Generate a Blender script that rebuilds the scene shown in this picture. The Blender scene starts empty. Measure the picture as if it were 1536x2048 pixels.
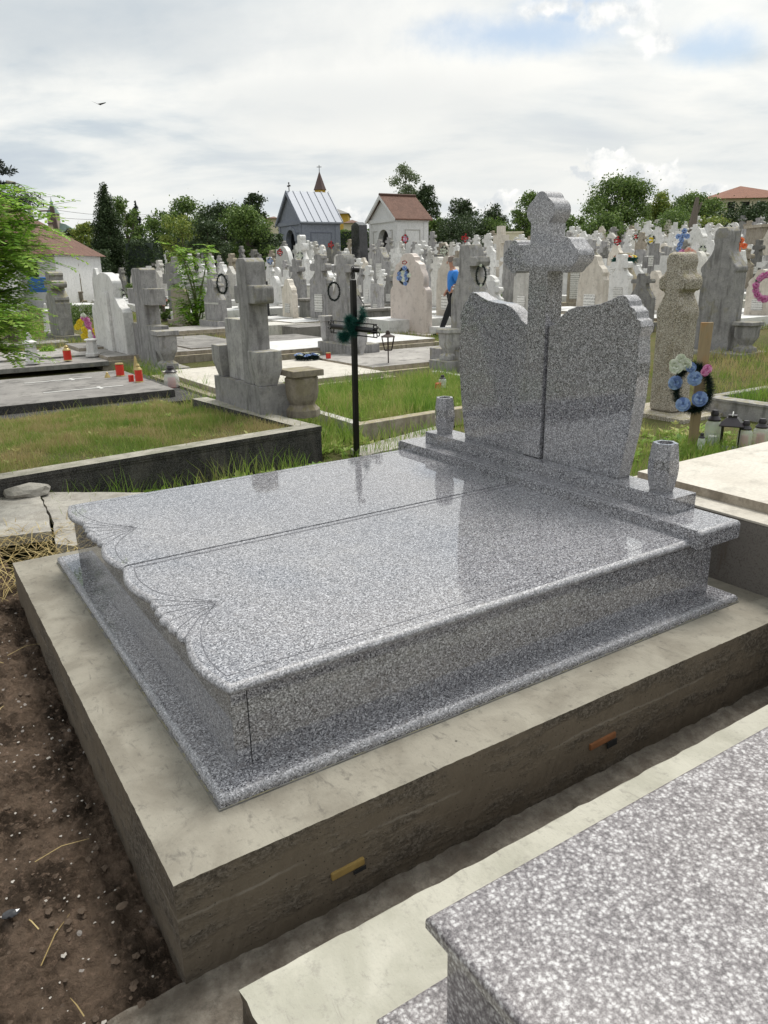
import bpy, bmesh, math, random
import numpy as np
from mathutils import Vector, Matrix, noise as mnoise
random.seed(7); rng = np.random.default_rng(7)
S = bpy.context.scene
COL = S.collection
# ---------------------------------------------------------------- camera
FPX, PITCH, ROLL, YAW = 1514.35, 0.3099, -0.0201, 1.0023
CAM = np.array([-0.5059, -1.5995, 1.3149])
_cy, _sy = math.cos(YAW), math.sin(YAW)
FW = np.array([_cy*math.cos(PITCH), _sy*math.cos(PITCH), -math.sin(PITCH)])
_r = np.array([_sy, -_cy, 0.]); _u = np.cross(_r, FW)
RT = _r*math.cos(ROLL)+_u*math.sin(ROLL); UP = -_r*math.sin(ROLL)+_u*math.cos(ROLL)
cd = bpy.data.cameras.new('camera'); cam = bpy.data.objects.new('camera', cd); COL.objects.link(cam)
cd.sensor_fit = 'VERTICAL'; cd.sensor_height = 24; cd.lens = 24*FPX/2048
cd.clip_start = .02; cd.clip_end = 3000
M = Matrix.Identity(4)
for i in range(3):
    M[i][0] = RT[i]; M[i][1] = UP[i]; M[i][2] = -FW[i]; M[i][3] = CAM[i]
cam.matrix_world = M
S.camera = cam
S.view_settings.view_transform = 'Standard'; S.view_settings.look = 'None'
S.view_settings.gamma = 1; S.view_settings.exposure = 0.08

def ray(x, y): return FW+RT*(x-768)/FPX+UP*(1024-y)/FPX
def U(x, y, z):                       # point of the plane at height z seen at (x, y)
    d = ray(x, y); return CAM+d*((z-CAM[2])/d[2])
def PX(w):
    d = np.asarray(w, float)-CAM; z = d@FW
    return 768+FPX*(d@RT)/z, 1024-FPX*(d@UP)/z
def gz(x, y):                         # terrain height
    dx, dy = x-CAM[0], y-CAM[1]
    d = math.hypot(dx, dy); f = dx*_cy+dy*_sy; r = dx*_sy-dy*_cy
    t = r/max(f, 1.) if f > 0 else (1 if r > 0 else -1)
    t = min(max(t, -.6), .6)
    k = min(max((t-.1)/.4, 0), 1); k = k*k*(3-2*k)
    s = .017+.016*min(1, t+.5)+.006*k; s2 = .018+.034*min(max((t+.46)/.30, 0), 1)
    e = max(0, d-9); e = e*e/(e+3); e = min(e, 62)+max(0, e-62)*.03; e2 = max(0, e-18); e2 = e2*e2/(e2+5)
    return -.3+s*e+(s2-s*.2)*e2
def G(x, y):                          # terrain point seen at (x, y)
    d = ray(x, y); t = 3.
    while t < 400:
        p = CAM+d*t
        if p[2] <= gz(p[0], p[1]): break
        t += .15
    lo, hi = t-.15, t
    for _ in range(20):
        m = (lo+hi)/2; p = CAM+d*m
        if p[2] <= gz(p[0], p[1]): hi = m
        else: lo = m
    return CAM+d*hi
def at(x, dist):                      # terrain point in the direction of column x at a horizontal distance
    d = ray(x, 538); h = math.hypot(d[0], d[1]); p = CAM+d*dist/h
    return np.array([p[0], p[1], gz(p[0], p[1])])
def zat(P, y):                        # height that shows at row y above ground point P
    d0 = np.array([P[0], P[1], 0.])-CAM; r = 1024-y
    return (r*(d0@FW)-FPX*(d0@UP))/(FPX*UP[2]-r*FW[2])
def along(P, d, x):                   # length from P along d until column x
    d0 = np.asarray(P, float)-CAM; d = np.asarray(d, float); r = x-768
    return max(.02, (r*(d0@FW)-FPX*(d0@RT))/(FPX*(d@RT)-r*(d@FW)))
UD = np.array([1., 0, 0]); VD = np.array([0, 1., 0])

# ---------------------------------------------------------------- node helpers
class NT:
    def __init__(s, tree): s.t = tree; s.n = tree.nodes; s.l = tree.links
    def new(s, typ, **k):
        nd = s.n.new(typ)
        for a, b in k.items():
            if a.startswith('i_'):
                key = a[2:]; key = int(key) if key.isdigit() else key.replace('_', ' ')
                s.set(nd.inputs[key], b)
            else: setattr(nd, a, b)
        return nd
    def set(s, sock, v):
        if isinstance(v, bpy.types.NodeSocket): s.l.new(v, sock)
        else: sock.default_value = v
    def math(s, op, a, b=0., c=0., clamp=False):
        nd = s.n.new('ShaderNodeMath'); nd.operation = op; nd.use_clamp = clamp
        s.set(nd.inputs[0], a); s.set(nd.inputs[1], b); s.set(nd.inputs[2], c); return nd.outputs[0]
    def mix(s, f, a, b, mode='MIX'):
        nd = s.n.new('ShaderNodeMix'); nd.data_type = 'RGBA'; nd.blend_type = mode
        s.set(nd.inputs[0], f)
        s.set(nd.inputs[6], a if not isinstance(a, tuple) else (*a[:3], 1)); s.set(nd.inputs[7], b if not isinstance(b, tuple) else (*b[:3], 1))
        return nd.outputs[2]
    def noise(s, vec, scale, detail=3, rough=.55, out=0, dist=0.):
        nd = s.n.new('ShaderNodeTexNoise'); s.set(nd.inputs['Vector'], vec)
        nd.inputs['Scale'].default_value = scale; nd.inputs['Detail'].default_value = detail
        nd.inputs['Roughness'].default_value = rough; nd.inputs['Distortion'].default_value = dist
        return nd.outputs[out]
    def ramp(s, fac, stops, interp='LINEAR'):
        nd = s.n.new('ShaderNodeValToRGB'); s.set(nd.inputs[0], fac); cr = nd.color_ramp; cr.interpolation = interp
        while len(cr.elements) < len(stops): cr.elements.new(.5)
        for e, (p, c) in zip(cr.elements, stops):
            e.position = p; e.color = (*c, 1) if isinstance(c, tuple) else (c, c, c, 1)
        return nd.outputs[0]
    def sstep(s, v, a, b):
        nd = s.n.new('ShaderNodeMapRange'); nd.interpolation_type = 'SMOOTHSTEP'
        s.set(nd.inputs[0], v); nd.inputs[1].default_value = a; nd.inputs[2].default_value = b
        return nd.outputs[0]
# ---------------------------------------------------------------- world: hazy bright cloud over a blue sky
W = bpy.data.worlds.new('World'); S.world = W; W.use_nodes = True
w = NT(W.node_tree); w.n.clear()
SUN_AZ, SUN_EL = YAW-.5, math.radians(63)     # sun ahead and to the right, high
sky = w.new('ShaderNodeTexSky', sky_type='NISHITA', sun_disc=False, sun_elevation=SUN_EL, sun_rotation=math.pi/2-SUN_AZ, air_density=1.2, dust_density=2.0)
tc = w.new('ShaderNodeTexCoord'); D = tc.outputs['Generated']
def dot(v, c):
    nd = w.new('ShaderNodeVectorMath', operation='DOT_PRODUCT'); w.set(nd.inputs[0], v); nd.inputs[1].default_value = c; return nd.outputs['Value']
fwd = dot(D, (_cy, _sy, 0)); rgt = dot(D, (_sy, -_cy, 0)); upz = dot(D, (0, 0, 1))
ff = w.math('MAXIMUM', fwd, .02)
T = w.math('DIVIDE', rgt, ff); E_ = w.math('DIVIDE', upz, ff)
# cloud deck coordinates: direction flattened on a high plane
zz = w.math('ADD', w.math('MAXIMUM', upz, 0.), .22)
cv = w.new('ShaderNodeCombineXYZ'); w.set(cv.inputs[0], w.math('DIVIDE', rgt, zz)); w.set(cv.inputs[1], w.math('DIVIDE', fwd, zz))
mp = w.new('ShaderNodeMapping'); w.set(mp.inputs[0], cv.outputs[0]); mp.inputs['Scale'].default_value = (.8, 1.25, 1); mp.inputs['Rotation'].default_value = (0, 0, .35); mp.inputs['Location'].default_value = (3.1, 1.7, 0)
n1 = w.noise(mp.outputs[0], 1.7, 7, .54, dist=.35); n2 = w.noise(mp.outputs[0], 4.5, 6, .55, dist=.3); n0 = w.noise(mp.outputs[0], .55, 3, .5)
mixn = w.math('ADD', w.math('MULTIPLY', n1, .62), w.math('ADD', w.math('MULTIPLY', n2, .16), w.math('MULTIPLY', n0, .34)))
deck = w.ramp(mixn, [(.42, (.50, .57, .65)), (.495, (.60, .665, .71)), (.545, (.78, .81, .81)), (.62, (.94, .94, .90))])
te = w.new('ShaderNodeCombineXYZ'); w.set(te.inputs[0], T); w.set(te.inputs[1], E_)
nn = w.noise(te.outputs[0], 9., 7, .6); nf = w.noise(te.outputs[0], 26., 6, .6)
def ell(px, py, rx, ry, amp=1.0, soft=.5, nz=None):
    d = ray(px, py); f_ = d[0]*_cy+d[1]*_sy; t0 = (d[0]*_sy-d[1]*_cy)/f_; e0 = d[2]/f_
    a = w.math('DIVIDE', w.math('SUBTRACT', T, t0), rx/FPX); b = w.math('DIVIDE', w.math('SUBTRACT', E_, e0), ry/FPX)
    r = w.math('SQRT', w.math('ADD', w.math('MULTIPLY', a, a), w.math('MULTIPLY', b, b)))
    r = w.math('ADD', r, w.math('MULTIPLY', w.math('SUBTRACT', nz or nn, .5), 2.6*amp))
    return w.sstep(r, 1.0+soft/2, 1.0-soft/2)
gap = w.math('MAXIMUM', ell(1030, 70, 130, 30, 1.1, 1.5), w.math('MAXIMUM', ell(1420, 95, 70, 30, 1.1, 1.5), ell(1150, 20, 90, 22, 1.2, 1.5)))
gap = w.math('MULTIPLY', gap, .85)
hz = w.sstep(E_, .17, .02); deck = w.mix(w.math('MULTIPLY', hz, .6), deck, (.80, .825, .83))
dim = w.math('MAXIMUM', ell(200, 40, 460, 80, .9, 1.7), w.math('MULTIPLY', ell(700, 200, 260, 40, .6, 1.6), .6))
deck = w.mix(w.math('MULTIPLY', dim, .65), deck, (.50, .56, .61))
glow = ell(850, 90, 420, 130, .5, 1.8)
deck = w.mix(w.math('MULTIPLY', glow, .45), deck, (.93, .92, .88))
glow2 = ell(1050, 300, 600, 90, .5, 1.8)
deck = w.mix(w.math('MULTIPLY', glow2, .5), deck, (.82, .82, .79))
cum = None
for a in [(1215, 350, 62, 30), (1270, 338, 46, 30), (1305, 362, 40, 30), (1335, 382, 34, 18), (1425, 388, 26, 12), (1010, 412, 50, 20), (925, 412, 30, 14), (700, 440, 30, 20), (1180, 352, 30, 14), (1110, 15, 50, 14), (1230, 25, 60, 20), (1310, 90, 34, 14), (1250, 62, 34, 10)]:
    e = ell(*a, amp=1.5, soft=(.35 if a[1] > 200 else 1.4), nz=nf); cum = e if cum is None else w.math('MAXIMUM', cum, e)
cumcol = w.ramp(w.noise(te.outputs[0], 30, 5, .6), [(.38, (.70, .73, .75)), (.5, (.86, .87, .86)), (.6, (1.0, .99, .96))])
bg1 = w.new('ShaderNodeBackground'); w.set(bg1.inputs[0], sky.outputs[0]); bg1.inputs[1].default_value = .12
deck = w.mix(cum, deck, cumcol)
# thin cloud glows around the hidden sun, high above the frame
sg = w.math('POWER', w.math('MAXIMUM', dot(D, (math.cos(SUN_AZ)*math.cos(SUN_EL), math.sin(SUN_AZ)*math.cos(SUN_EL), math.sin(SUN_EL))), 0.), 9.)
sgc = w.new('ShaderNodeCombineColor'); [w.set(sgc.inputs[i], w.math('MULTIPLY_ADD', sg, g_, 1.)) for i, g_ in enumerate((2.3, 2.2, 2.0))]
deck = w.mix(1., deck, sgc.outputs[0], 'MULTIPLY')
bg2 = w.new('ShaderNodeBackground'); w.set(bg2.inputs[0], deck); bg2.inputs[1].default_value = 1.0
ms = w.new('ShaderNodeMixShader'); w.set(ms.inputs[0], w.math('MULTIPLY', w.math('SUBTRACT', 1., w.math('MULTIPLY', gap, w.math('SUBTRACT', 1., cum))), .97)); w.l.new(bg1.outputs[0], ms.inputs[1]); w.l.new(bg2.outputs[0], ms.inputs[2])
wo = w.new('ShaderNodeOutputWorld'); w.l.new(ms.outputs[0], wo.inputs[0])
# ---------------------------------------------------------------- sun behind thin cloud
sl = bpy.data.lights.new('sun', 'SUN'); sl.energy = 2.6; sl.angle = math.radians(18); sl.color = (1, .955, .88)
so = bpy.data.objects.new('sun', sl); COL.objects.link(so)
sd = Vector((math.cos(SUN_AZ)*math.cos(SUN_EL), math.sin(SUN_AZ)*math.cos(SUN_EL), math.sin(SUN_EL)))
so.rotation_euler = sd.to_track_quat('Z', 'Y').to_euler()

# ---------------------------------------------------------------- materials
MATS = {}
def newmat(name):
    m = bpy.data.materials.new(name); m.use_nodes = True; t = NT(m.node_tree)
    b = m.node_tree.nodes['Principled BSDF']; MATS[name] = m
    return m, t, b
def coords(t, obj=True):
    return t.new('ShaderNodeTexCoord').outputs['Object'] if obj else t.new('ShaderNodeNewGeometry').outputs['Position']
def bump(t, b, h, strength, dist=.01):
    nd = t.new('ShaderNodeBump'); nd.inputs['Strength'].default_value = strength; nd.inputs['Distance'].default_value = dist
    t.set(nd.inputs['Height'], h); t.l.new(nd.outputs[0], b.inputs['Normal'])
def stone_mat(name, c1, c2, stain=None, stain_amt=.5, rough=.85, speck=0., speck_scale=300, spc=(.6, .6, .6), lichen=0., scale=6, bmp=.3, world=True, tone=.25, streak=True, spec=.3, grain=60, base_dirt=0.):
    m, t, b = newmat(name); P = coords(t, not world)
    c = t.mix(t.sstep(t.noise(P, scale, 6, .6), .35, .65), c1, c2)
    c = t.mix(t.math('MULTIPLY', t.sstep(t.noise(P, grain, 4, .7), .3, .7), .35), c, tuple(v*.55 for v in c1))
    c = t.mix(t.math('MULTIPLY', t.sstep(t.noise(P, scale*2.7, 8, .72), .50, .66), .45), c, tuple(v*.42 for v in c1))
    if stain:
        mp = t.new('ShaderNodeMapping'); t.set(mp.inputs[0], P); mp.inputs['Scale'].default_value = (5, 5, .9) if streak else (2, 2, 2)
        f = t.sstep(t.noise(mp.outputs[0], 2.2, 6, .62), .47, .68)
        c = t.mix(t.math('MULTIPLY', f, stain_amt), c, stain)
    if speck:
        v = t.new('ShaderNodeTexVoronoi'); t.set(v.inputs['Vector'], P); v.inputs['Scale'].default_value = speck_scale
        sp = t.new('ShaderNodeSeparateColor'); t.l.new(v.outputs['Color'], sp.inputs[0])
        c = t.mix(t.math('MULTIPLY', t.sstep(sp.outputs[0], .55, .75), speck), c, spc)
        c = t.mix(t.math('MULTIPLY', t.sstep(sp.outputs[1], .75, .85), speck), c, tuple(x*.3 for x in c1))
    if lichen:
        g = t.new('ShaderNodeNewGeometry'); sx = t.new('ShaderNodeSeparateXYZ'); t.l.new(g.outputs['Normal'], sx.inputs[0])
        f = t.math('MULTIPLY', t.sstep(sx.outputs[2], .1, .8), t.sstep(t.noise(P, 14, 5, .6), .42, .58))
        f2 = t.sstep(t.noise(P, 3.3, 7, .65), .58, .66)
        c = t.mix(t.math('MULTIPLY', t.math('MAXIMUM', f, t.math('MULTIPLY', f2, .5)), lichen), c, (.26, .23, .10))
    if tone:
        oi = t.new('ShaderNodeObjectInfo'); k = t.math('ADD', t.math('MULTIPLY', oi.outputs['Random'], tone*2), 1-tone)
        cc = t.new('ShaderNodeCombineColor'); [t.set(cc.inputs[i], k) for i in range(3)]
        c = t.mix(1., c, cc.outputs[0], 'MULTIPLY')
    t.set(b.inputs['Base Color'], c); b.inputs['Roughness'].default_value = rough; b.inputs['Specular IOR Level'].default_value = spec
    if bmp: bump(t, b, t.math('ADD', t.noise(P, grain*1.5, 5, .7), t.math('MULTIPLY', t.noise(P, 9, 4, .6), 1.2)), bmp, .01)
    return m
stone_mat('concrete_grey', (.325, .315, .32), (.42, .41, .405), (.12, .115, .115), .65, lichen=.55)
stone_mat('concrete_dark', (0.201, 0.195, 0.189), (0.283, 0.277, 0.266), (0.0826, 0.0779, 0.0708), .6, lichen=.6)
stone_mat('concrete_brown', (0.319, 0.277, 0.224), (0.413, 0.366, 0.301), (0.153, 0.13, 0.1), .6, lichen=.6)
stone_mat('pebbledash', (.37, .325, .265), (.46, .41, .345), (.21, .16, .085), .5, speck=.8, speck_scale=130, spc=(.66, .62, .55), lichen=.5, bmp=.8)
stone_mat('concrete_pale', (0.531, 0.519, 0.484), (0.649, 0.625, 0.59), (0.307, 0.289, 0.26), .45, lichen=.15)
stone_mat('slab_grey', (.27, .255, .24), (.39, .37, .345), (.085, .08, .075), .75, streak=False, scale=2.2)
stone_mat('slab_cream', (.52, .48, .415), (.60, .565, .50), (.44, .40, .35), .35, streak=False, scale=2.5, rough=.6, tone=.08)
stone_mat('slab_white', (.66, .655, .64), (.75, .74, .73), (.48, .47, .45), .35, streak=False, scale=2.5, rough=.55, tone=.1)
stone_mat('marble_white', (.64, .635, .62), (.74, .73, .71), (.42, .40, .37), .35, rough=.5, scale=4, bmp=.1, tone=.12)
stone_mat('marble_pink', (.66, .575, .52), (.72, .64, .585), (.50, .42, .37), .35, rough=.45, scale=2, bmp=.06, tone=.04)
stone_mat('marble_cream', (.58, .53, .46), (.66, .61, .54), (.36, .31, .26), .4, rough=.6, scale=4, bmp=.1)
stone_mat('black_granite', (.025, .025, .028), (.04, .04, .045), rough=.12, bmp=0, tone=.1, spec=.5)
stone_mat('plaque_white', (.68, .67, .64), (.75, .74, .71), (.5, .48, .44), .3, rough=.4, bmp=0, tone=.1)
def plaque_rows():
    m = MATS['plaque_white']; t = NT(m.node_tree); b = m.node_tree.nodes['Principled BSDF']; c0 = b.inputs['Base Color'].links[0].from_socket
    P = coords(t, True); sx = t.new('ShaderNodeSeparateXYZ'); t.set(sx.inputs[0], P)
    fr = t.math('FRACT', t.math('MULTIPLY', sx.outputs[2], 16.)); row = t.math('MULTIPLY', t.sstep(fr, .25, .35), t.sstep(fr, .75, .65))
    mp = t.new('ShaderNodeMapping'); t.set(mp.inputs[0], P); mp.inputs['Scale'].default_value = (1, 60, 16)
    f = t.math('MULTIPLY', row, t.sstep(t.noise(mp.outputs[0], 1.2, 1, .5), .44, .5))
    t.l.new(t.mix(t.math('MULTIPLY', f, .7), c0, (.12, .11, .10)), b.inputs['Base Color'])
plaque_rows()
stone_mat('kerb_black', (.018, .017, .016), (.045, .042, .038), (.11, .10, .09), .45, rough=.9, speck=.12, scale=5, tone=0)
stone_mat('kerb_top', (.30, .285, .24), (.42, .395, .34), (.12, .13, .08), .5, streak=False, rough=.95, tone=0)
stone_mat('plaster_white', (.70, .70, .70), (.77, .765, .76), (.5, .49, .47), .3, rough=.9, bmp=.1, tone=0)
stone_mat('plaster_blue', (.235, .255, .31), (.28, .30, .355), (.17, .18, .22), .5, rough=.9, bmp=.1, tone=0)
stone_mat('plaster_trim', (.17, .185, .24), (.20, .215, .27), rough=.9, bmp=.1, tone=0)
stone_mat('plaster_yellow', (.55, .36, .07), (.62, .42, .09), (.40, .26, .06), .3, rough=.9, bmp=.05, tone=0)
stone_mat('plaster_cream', (.60, .56, .42), (.66, .62, .48), rough=.9, bmp=.05, tone=0)
stone_mat('church_stone', (.42, .34, .29), (.52, .44, .38), rough=.9, bmp=0, tone=0)
stone_mat('copper_green', (.20, .30, .27), (.28, .38, .34), rough=.7, bmp=0, tone=0)
stone_mat('path_dirt', (.15, .125, .10), (.27, .24, .20), (.07, .058, .045), .7, streak=False, rough=1, tone=0, bmp=1., scale=14)
stone_mat('paving', (.36, .34, .31), (.47, .445, .40), (.22, .20, .17), .6, streak=False, rough=.95, tone=.1, bmp=.7, scale=5)

def granite(name, scale, stops, blotch, rough, spec=.5):
    m, t, b = newmat(name); P = coords(t, False)
    ds = t.new('ShaderNodeVectorMath', operation='MULTIPLY_ADD')
    t.l.new(t.noise(P, scale*1.3, 2, .5, out=1), ds.inputs[0]); ds.inputs[1].default_value = (.45/scale,)*3; t.set(ds.inputs[2], P)
    v = t.new('ShaderNodeTexVoronoi'); t.l.new(ds.outputs[0], v.inputs['Vector']); v.inputs['Scale'].default_value = scale
    s = t.new('ShaderNodeSeparateColor'); t.l.new(v.outputs['Color'], s.inputs[0])
    c = t.ramp(s.outputs[0], stops, 'CONSTANT')
    v2 = t.new('ShaderNodeTexVoronoi'); t.l.new(ds.outputs[0], v2.inputs['Vector']); v2.inputs['Scale'].default_value = scale*2.1
    s2 = t.new('ShaderNodeSeparateColor'); t.l.new(v2.outputs['Color'], s2.inputs[0])
    c = t.mix(t.math('MULTIPLY', t.sstep(s2.outputs[1], .80, .82), .7), c, (.03, .03, .036))
    c = t.mix(t.math('MULTIPLY', t.sstep(s2.outputs[2], .84, .86), .6), c, (.55, .55, .58))
    f = t.sstep(t.noise(P, scale*.16, 3, .5), .56, .68)
    c = t.mix(t.math('MULTIPLY', f, .35), c, blotch)
    g = t.new('ShaderNodeNewGeometry'); sx = t.new('ShaderNodeSeparateXYZ'); t.l.new(g.outputs['True Normal'], sx.inputs[0])
    az = t.math('ABSOLUTE', sx.outputs[2]); ed = t.math('MULTIPLY', t.sstep(az, .04, .12), t.sstep(az, .995, .97))   # rolled arrises are honed, not polished
    dust = t.math('MULTIPLY', t.sstep(t.noise(P, 2.3, 5, .62), .45, .7), .035)
    t.set(b.inputs['Roughness'], t.math('ADD', t.math('ADD', t.math('MULTIPLY', ed, .55), rough), dust)); c = t.mix(t.math('MULTIPLY', ed, .10), c, (.5, .5, .52))
    c = t.mix(t.math('MULTIPLY', t.sstep(t.noise(P, 5, 6, .65), .50, .75), .10), c, (.45, .43, .40))
    t.set(b.inputs['Base Color'], c); b.inputs['Specular IOR Level'].default_value = spec
    b.inputs['IOR'].default_value = 1.82
    return m
granite('granite', 250, [(0, (.032, .032, .037)), (.16, (.100, .099, .112)), (.36, (.178, .176, .193)), (.62, (.285, .282, .303)), (.87, (.52, .518, .545))], (.165, .15, .15), .04)
granite('granite_rim', 190, [(0, (.04, .04, .048)), (.20, (.12, .12, .135)), (.42, (.22, .22, .24)), (.66, (.36, .36, .385)), (.86, (.6, .6, .62))], (.2, .18, .18), .3)
def granite_soft():
    m, t, b = newmat('granite_soft'); P = coords(t, False)
    v = t.new('ShaderNodeTexVoronoi'); t.set(v.inputs['Vector'], P); v.inputs['Scale'].default_value = 95
    st = t.sstep(v.outputs['Distance'], .75, .0)
    n = t.noise(P, 240, 5, .72); n3 = t.noise(P, 34, 4, .6); n4 = t.noise(P, 105, 4, .68)
    h = t.math('ADD', t.math('MULTIPLY', n, .42), t.math('ADD', t.math('MULTIPLY', st, .13), t.math('ADD', t.math('MULTIPLY', n3, .22), t.math('MULTIPLY', n4, .34))))
    c = t.ramp(h, [(.43, (.085, .076, .080)), (.50, (.175, .160, .166)), (.56, (.285, .268, .272)), (.64, (.54, .53, .535))])
    c = t.mix(t.math('MULTIPLY', t.sstep(t.noise(P, 240, 2, .5), .64, .70), .8), c, (.09, .075, .075))
    t.set(b.inputs['Base Color'], c); b.inputs['Roughness'].default_value = .16; b.inputs['Specular IOR Level'].default_value = .5
granite_soft()
def flat_mat(name, col, rough=.6, metal=0., var=.0, spec=.4, trans=0.):
    m, t, b = newmat(name); c = (*col, 1)
    if var:
        P = coords(t, True); n = t.noise(P, 25, 4, .6)
        c = t.mix(n, tuple(x*(1-var) for x in col), tuple(min(1, x*(1+var)) for x in col))
    t.set(b.inputs['Base Color'], c); b.inputs['Roughness'].default_value = rough; b.inputs['Metallic'].default_value = metal; b.inputs['Specular IOR Level'].default_value = spec
    if trans: b.inputs['Transmission Weight'].default_value = trans
    return m
flat_mat('black_metal', (.012, .011, .012), .35, .3, .3)
flat_mat('rust_metal', (.05, .035, .03), .7, .2, .5)
flat_mat('groove', (.10, .10, .115), .6)
flat_mat('hole_dark', (.012, .012, .012), .9)
flat_mat('red_plastic', (.55, .035, .02), .3, 0, .2)
flat_mat('gold_plastic', (.42, .32, .13), .35, .3, .2)
flat_mat('dark_cap', (.03, .025, .03), .35)
m_ = flat_mat('glass_clear', (.72, .76, .74), .15, 0, 0, .5); m_.node_tree.nodes['Principled BSDF'].inputs['Alpha'].default_value = .5
flat_mat('blue_plastic', (.03, .13, .42), .5)
flat_mat('white_paint', (.78, .78, .76), .6, 0, .08)
flat_mat('sheet_metal', (.27, .29, .335), .5, .2, .15)
flat_mat('skin', (.42, .22, .15), .6, 0, .15)
flat_mat('hair_grey', (.20, .16, .14), .9)
flat_mat('shirt_blue', (.03, .20, .62), .7, 0, .15)
flat_mat('trousers_black', (.012, .012, .014), .8)
flat_mat('timber_yellow', (.27, .18, .055), .8, 0, .4)
flat_mat('timber_rust', (.22, .09, .035), .85, 0, .4)
flat_mat('bark', (.13, .11, .09), .95, 0, .4)
flat_mat('stem_green', (.12, .14, .05), .8, 0, .3)
flat_mat('wire_dark', (.05, .05, .05), .6)
flat_mat('slate_brown', (.10, .065, .06), .6, 0, .2)
flat_mat('slate_grey', (.16, .155, .15), .6, 0, .2)
flat_mat('stone_chip', (.42, .39, .35), .9, 0, .35)
flat_mat('soil_clod', (.10, .072, .052), 1., 0, .5)
def leafmat(name, cols, trans=.25, rough=.55, patch=0.):
    m, t, b = newmat(name)
    g = t.new('ShaderNodeNewGeometry')
    n = len(cols)
    fac = g.outputs['Random Per Island']
    if patch:
        nz = t.sstep(t.noise(g.outputs['Position'], 1.6, 4, .65), .34, .66); fac = t.math('ADD', t.math('MULTIPLY', fac, 1-patch), t.math('MULTIPLY', nz, patch*.98))
    c = t.ramp(fac, [((i+.0)/n, c_) for i, c_ in enumerate(cols)])
    t.set(b.inputs['Base Color'], c); b.inputs['Roughness'].default_value = rough; b.inputs['Specular IOR Level'].default_value = .25
    tr = t.new('ShaderNodeBsdfTranslucent'); t.set(tr.inputs[0], c)
    mx = t.new('ShaderNodeMixShader'); mx.inputs[0].default_value = trans
    t.l.new(b.outputs[0], mx.inputs[1]); t.l.new(tr.outputs[0], mx.inputs[2])
    t.l.new(mx.outputs[0], m.node_tree.nodes['Material Output'].inputs[0])
leafmat('leaf_mid', [(0.0775, 0.139, 0.031), (0.139, 0.217, 0.0543), (0.0543, 0.093, 0.0279), (0.186, 0.264, 0.0697)])
leafmat('leaf_dark', [(0.0279, 0.0512, 0.0217), (0.0543, 0.0853, 0.031), (0.0775, 0.116, 0.0465), (0.0388, 0.062, 0.0248)], .12)
leafmat('leaf_conifer', [(0.0217, 0.0341, 0.0279), (0.0434, 0.0589, 0.0465), (0.031, 0.0465, 0.0341)], .05)
leafmat('leaf_grey', [(0.139, 0.186, 0.093), (0.202, 0.256, 0.139), (0.093, 0.124, 0.0697), (0.248, 0.295, 0.171)], .2)
leafmat('leaf_bright', [(0.2, 0.375, 0.0375), (0.275, 0.475, 0.0625), (0.125, 0.275, 0.0312), (0.35, 0.5, 0.0875)], .4)
leafmat('leaf_yellow', [(0.202, 0.264, 0.0465), (0.31, 0.341, 0.0775), (0.139, 0.202, 0.0465)], .25)
leafmat('grass_green', [(.10, .19, .03), (.15, .27, .045), (.22, .35, .055), (.28, .38, .08), (.36, .40, .13), (.46, .43, .17)], .35, patch=.55)
leafmat('grass_mixed', [(.13, .23, .045), (.19, .29, .055), (.24, .31, .07), (.30, .32, .10), (.44, .38, .18), (.40, .31, .16)], .3, patch=.6)
leafmat('straw', [(.40, .30, .12), (.30, .22, .09), (.48, .38, .17)], .2)
leafmat('tinsel', [(.01, .07, .055), (.02, .11, .085), (.008, .045, .04), (.03, .15, .12)], .1, .35)
leafmat('tinsel_dark', [(.01, .025, .02), (.02, .04, .03), (.008, .02, .016)], .1, .4)
for nm, c in dict(petal_blue=[(.22, .33, .58), (.32, .44, .68), (.13, .20, .42)], petal_white=[(.62, .66, .55), (.75, .77, .70), (.5, .55, .42)], petal_pink=[(.62, .22, .45), (.72, .35, .55), (.5, .12, .3)], petal_yellow=[(.75, .55, .02), (.8, .65, .06), (.6, .42, .02)], petal_red=[(.5, .02, .03), (.6, .06, .05), (.35, .01, .02)], petal_orange=[(.75, .16, .05), (.8, .28, .12), (.65, .12, .05)], petal_salmon=[(.72, .25, .20), (.78, .42, .34), (.7, .5, .42)]).items():
    leafmat(nm, c, .2, .6)
def roof_mat(name, c1, c2, freq):
    m, t, b = newmat(name); P = coords(t, True)
    wv = t.new('ShaderNodeTexBrick'); t.set(wv.inputs['Vector'], t.new('ShaderNodeTexCoord').outputs['UV']); wv.inputs['Scale'].default_value = freq
    wv.inputs['Color1'].default_value = (*c1, 1); wv.inputs['Color2'].default_value = (*c2, 1); wv.inputs['Mortar'].default_value = (*[x*.45 for x in c1], 1); wv.inputs['Mortar Size'].default_value = .03
    c = t.mix(t.math('MULTIPLY', t.sstep(t.noise(P, 2.5, 5, .6), .45, .65), .5), wv.outputs[0], tuple(x*.6 for x in c1))
    t.set(b.inputs['Base Color'], c); b.inputs['Roughness'].default_value = .85
    bump(t, b, wv.outputs['Fac'], .4, .03)
roof_mat('roof_tile', (.155, .075, .052), (.23, .125, .09), 5)
roof_mat('roof_brown', (.25, .10, .06), (.29, .13, .08), 7)
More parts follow.
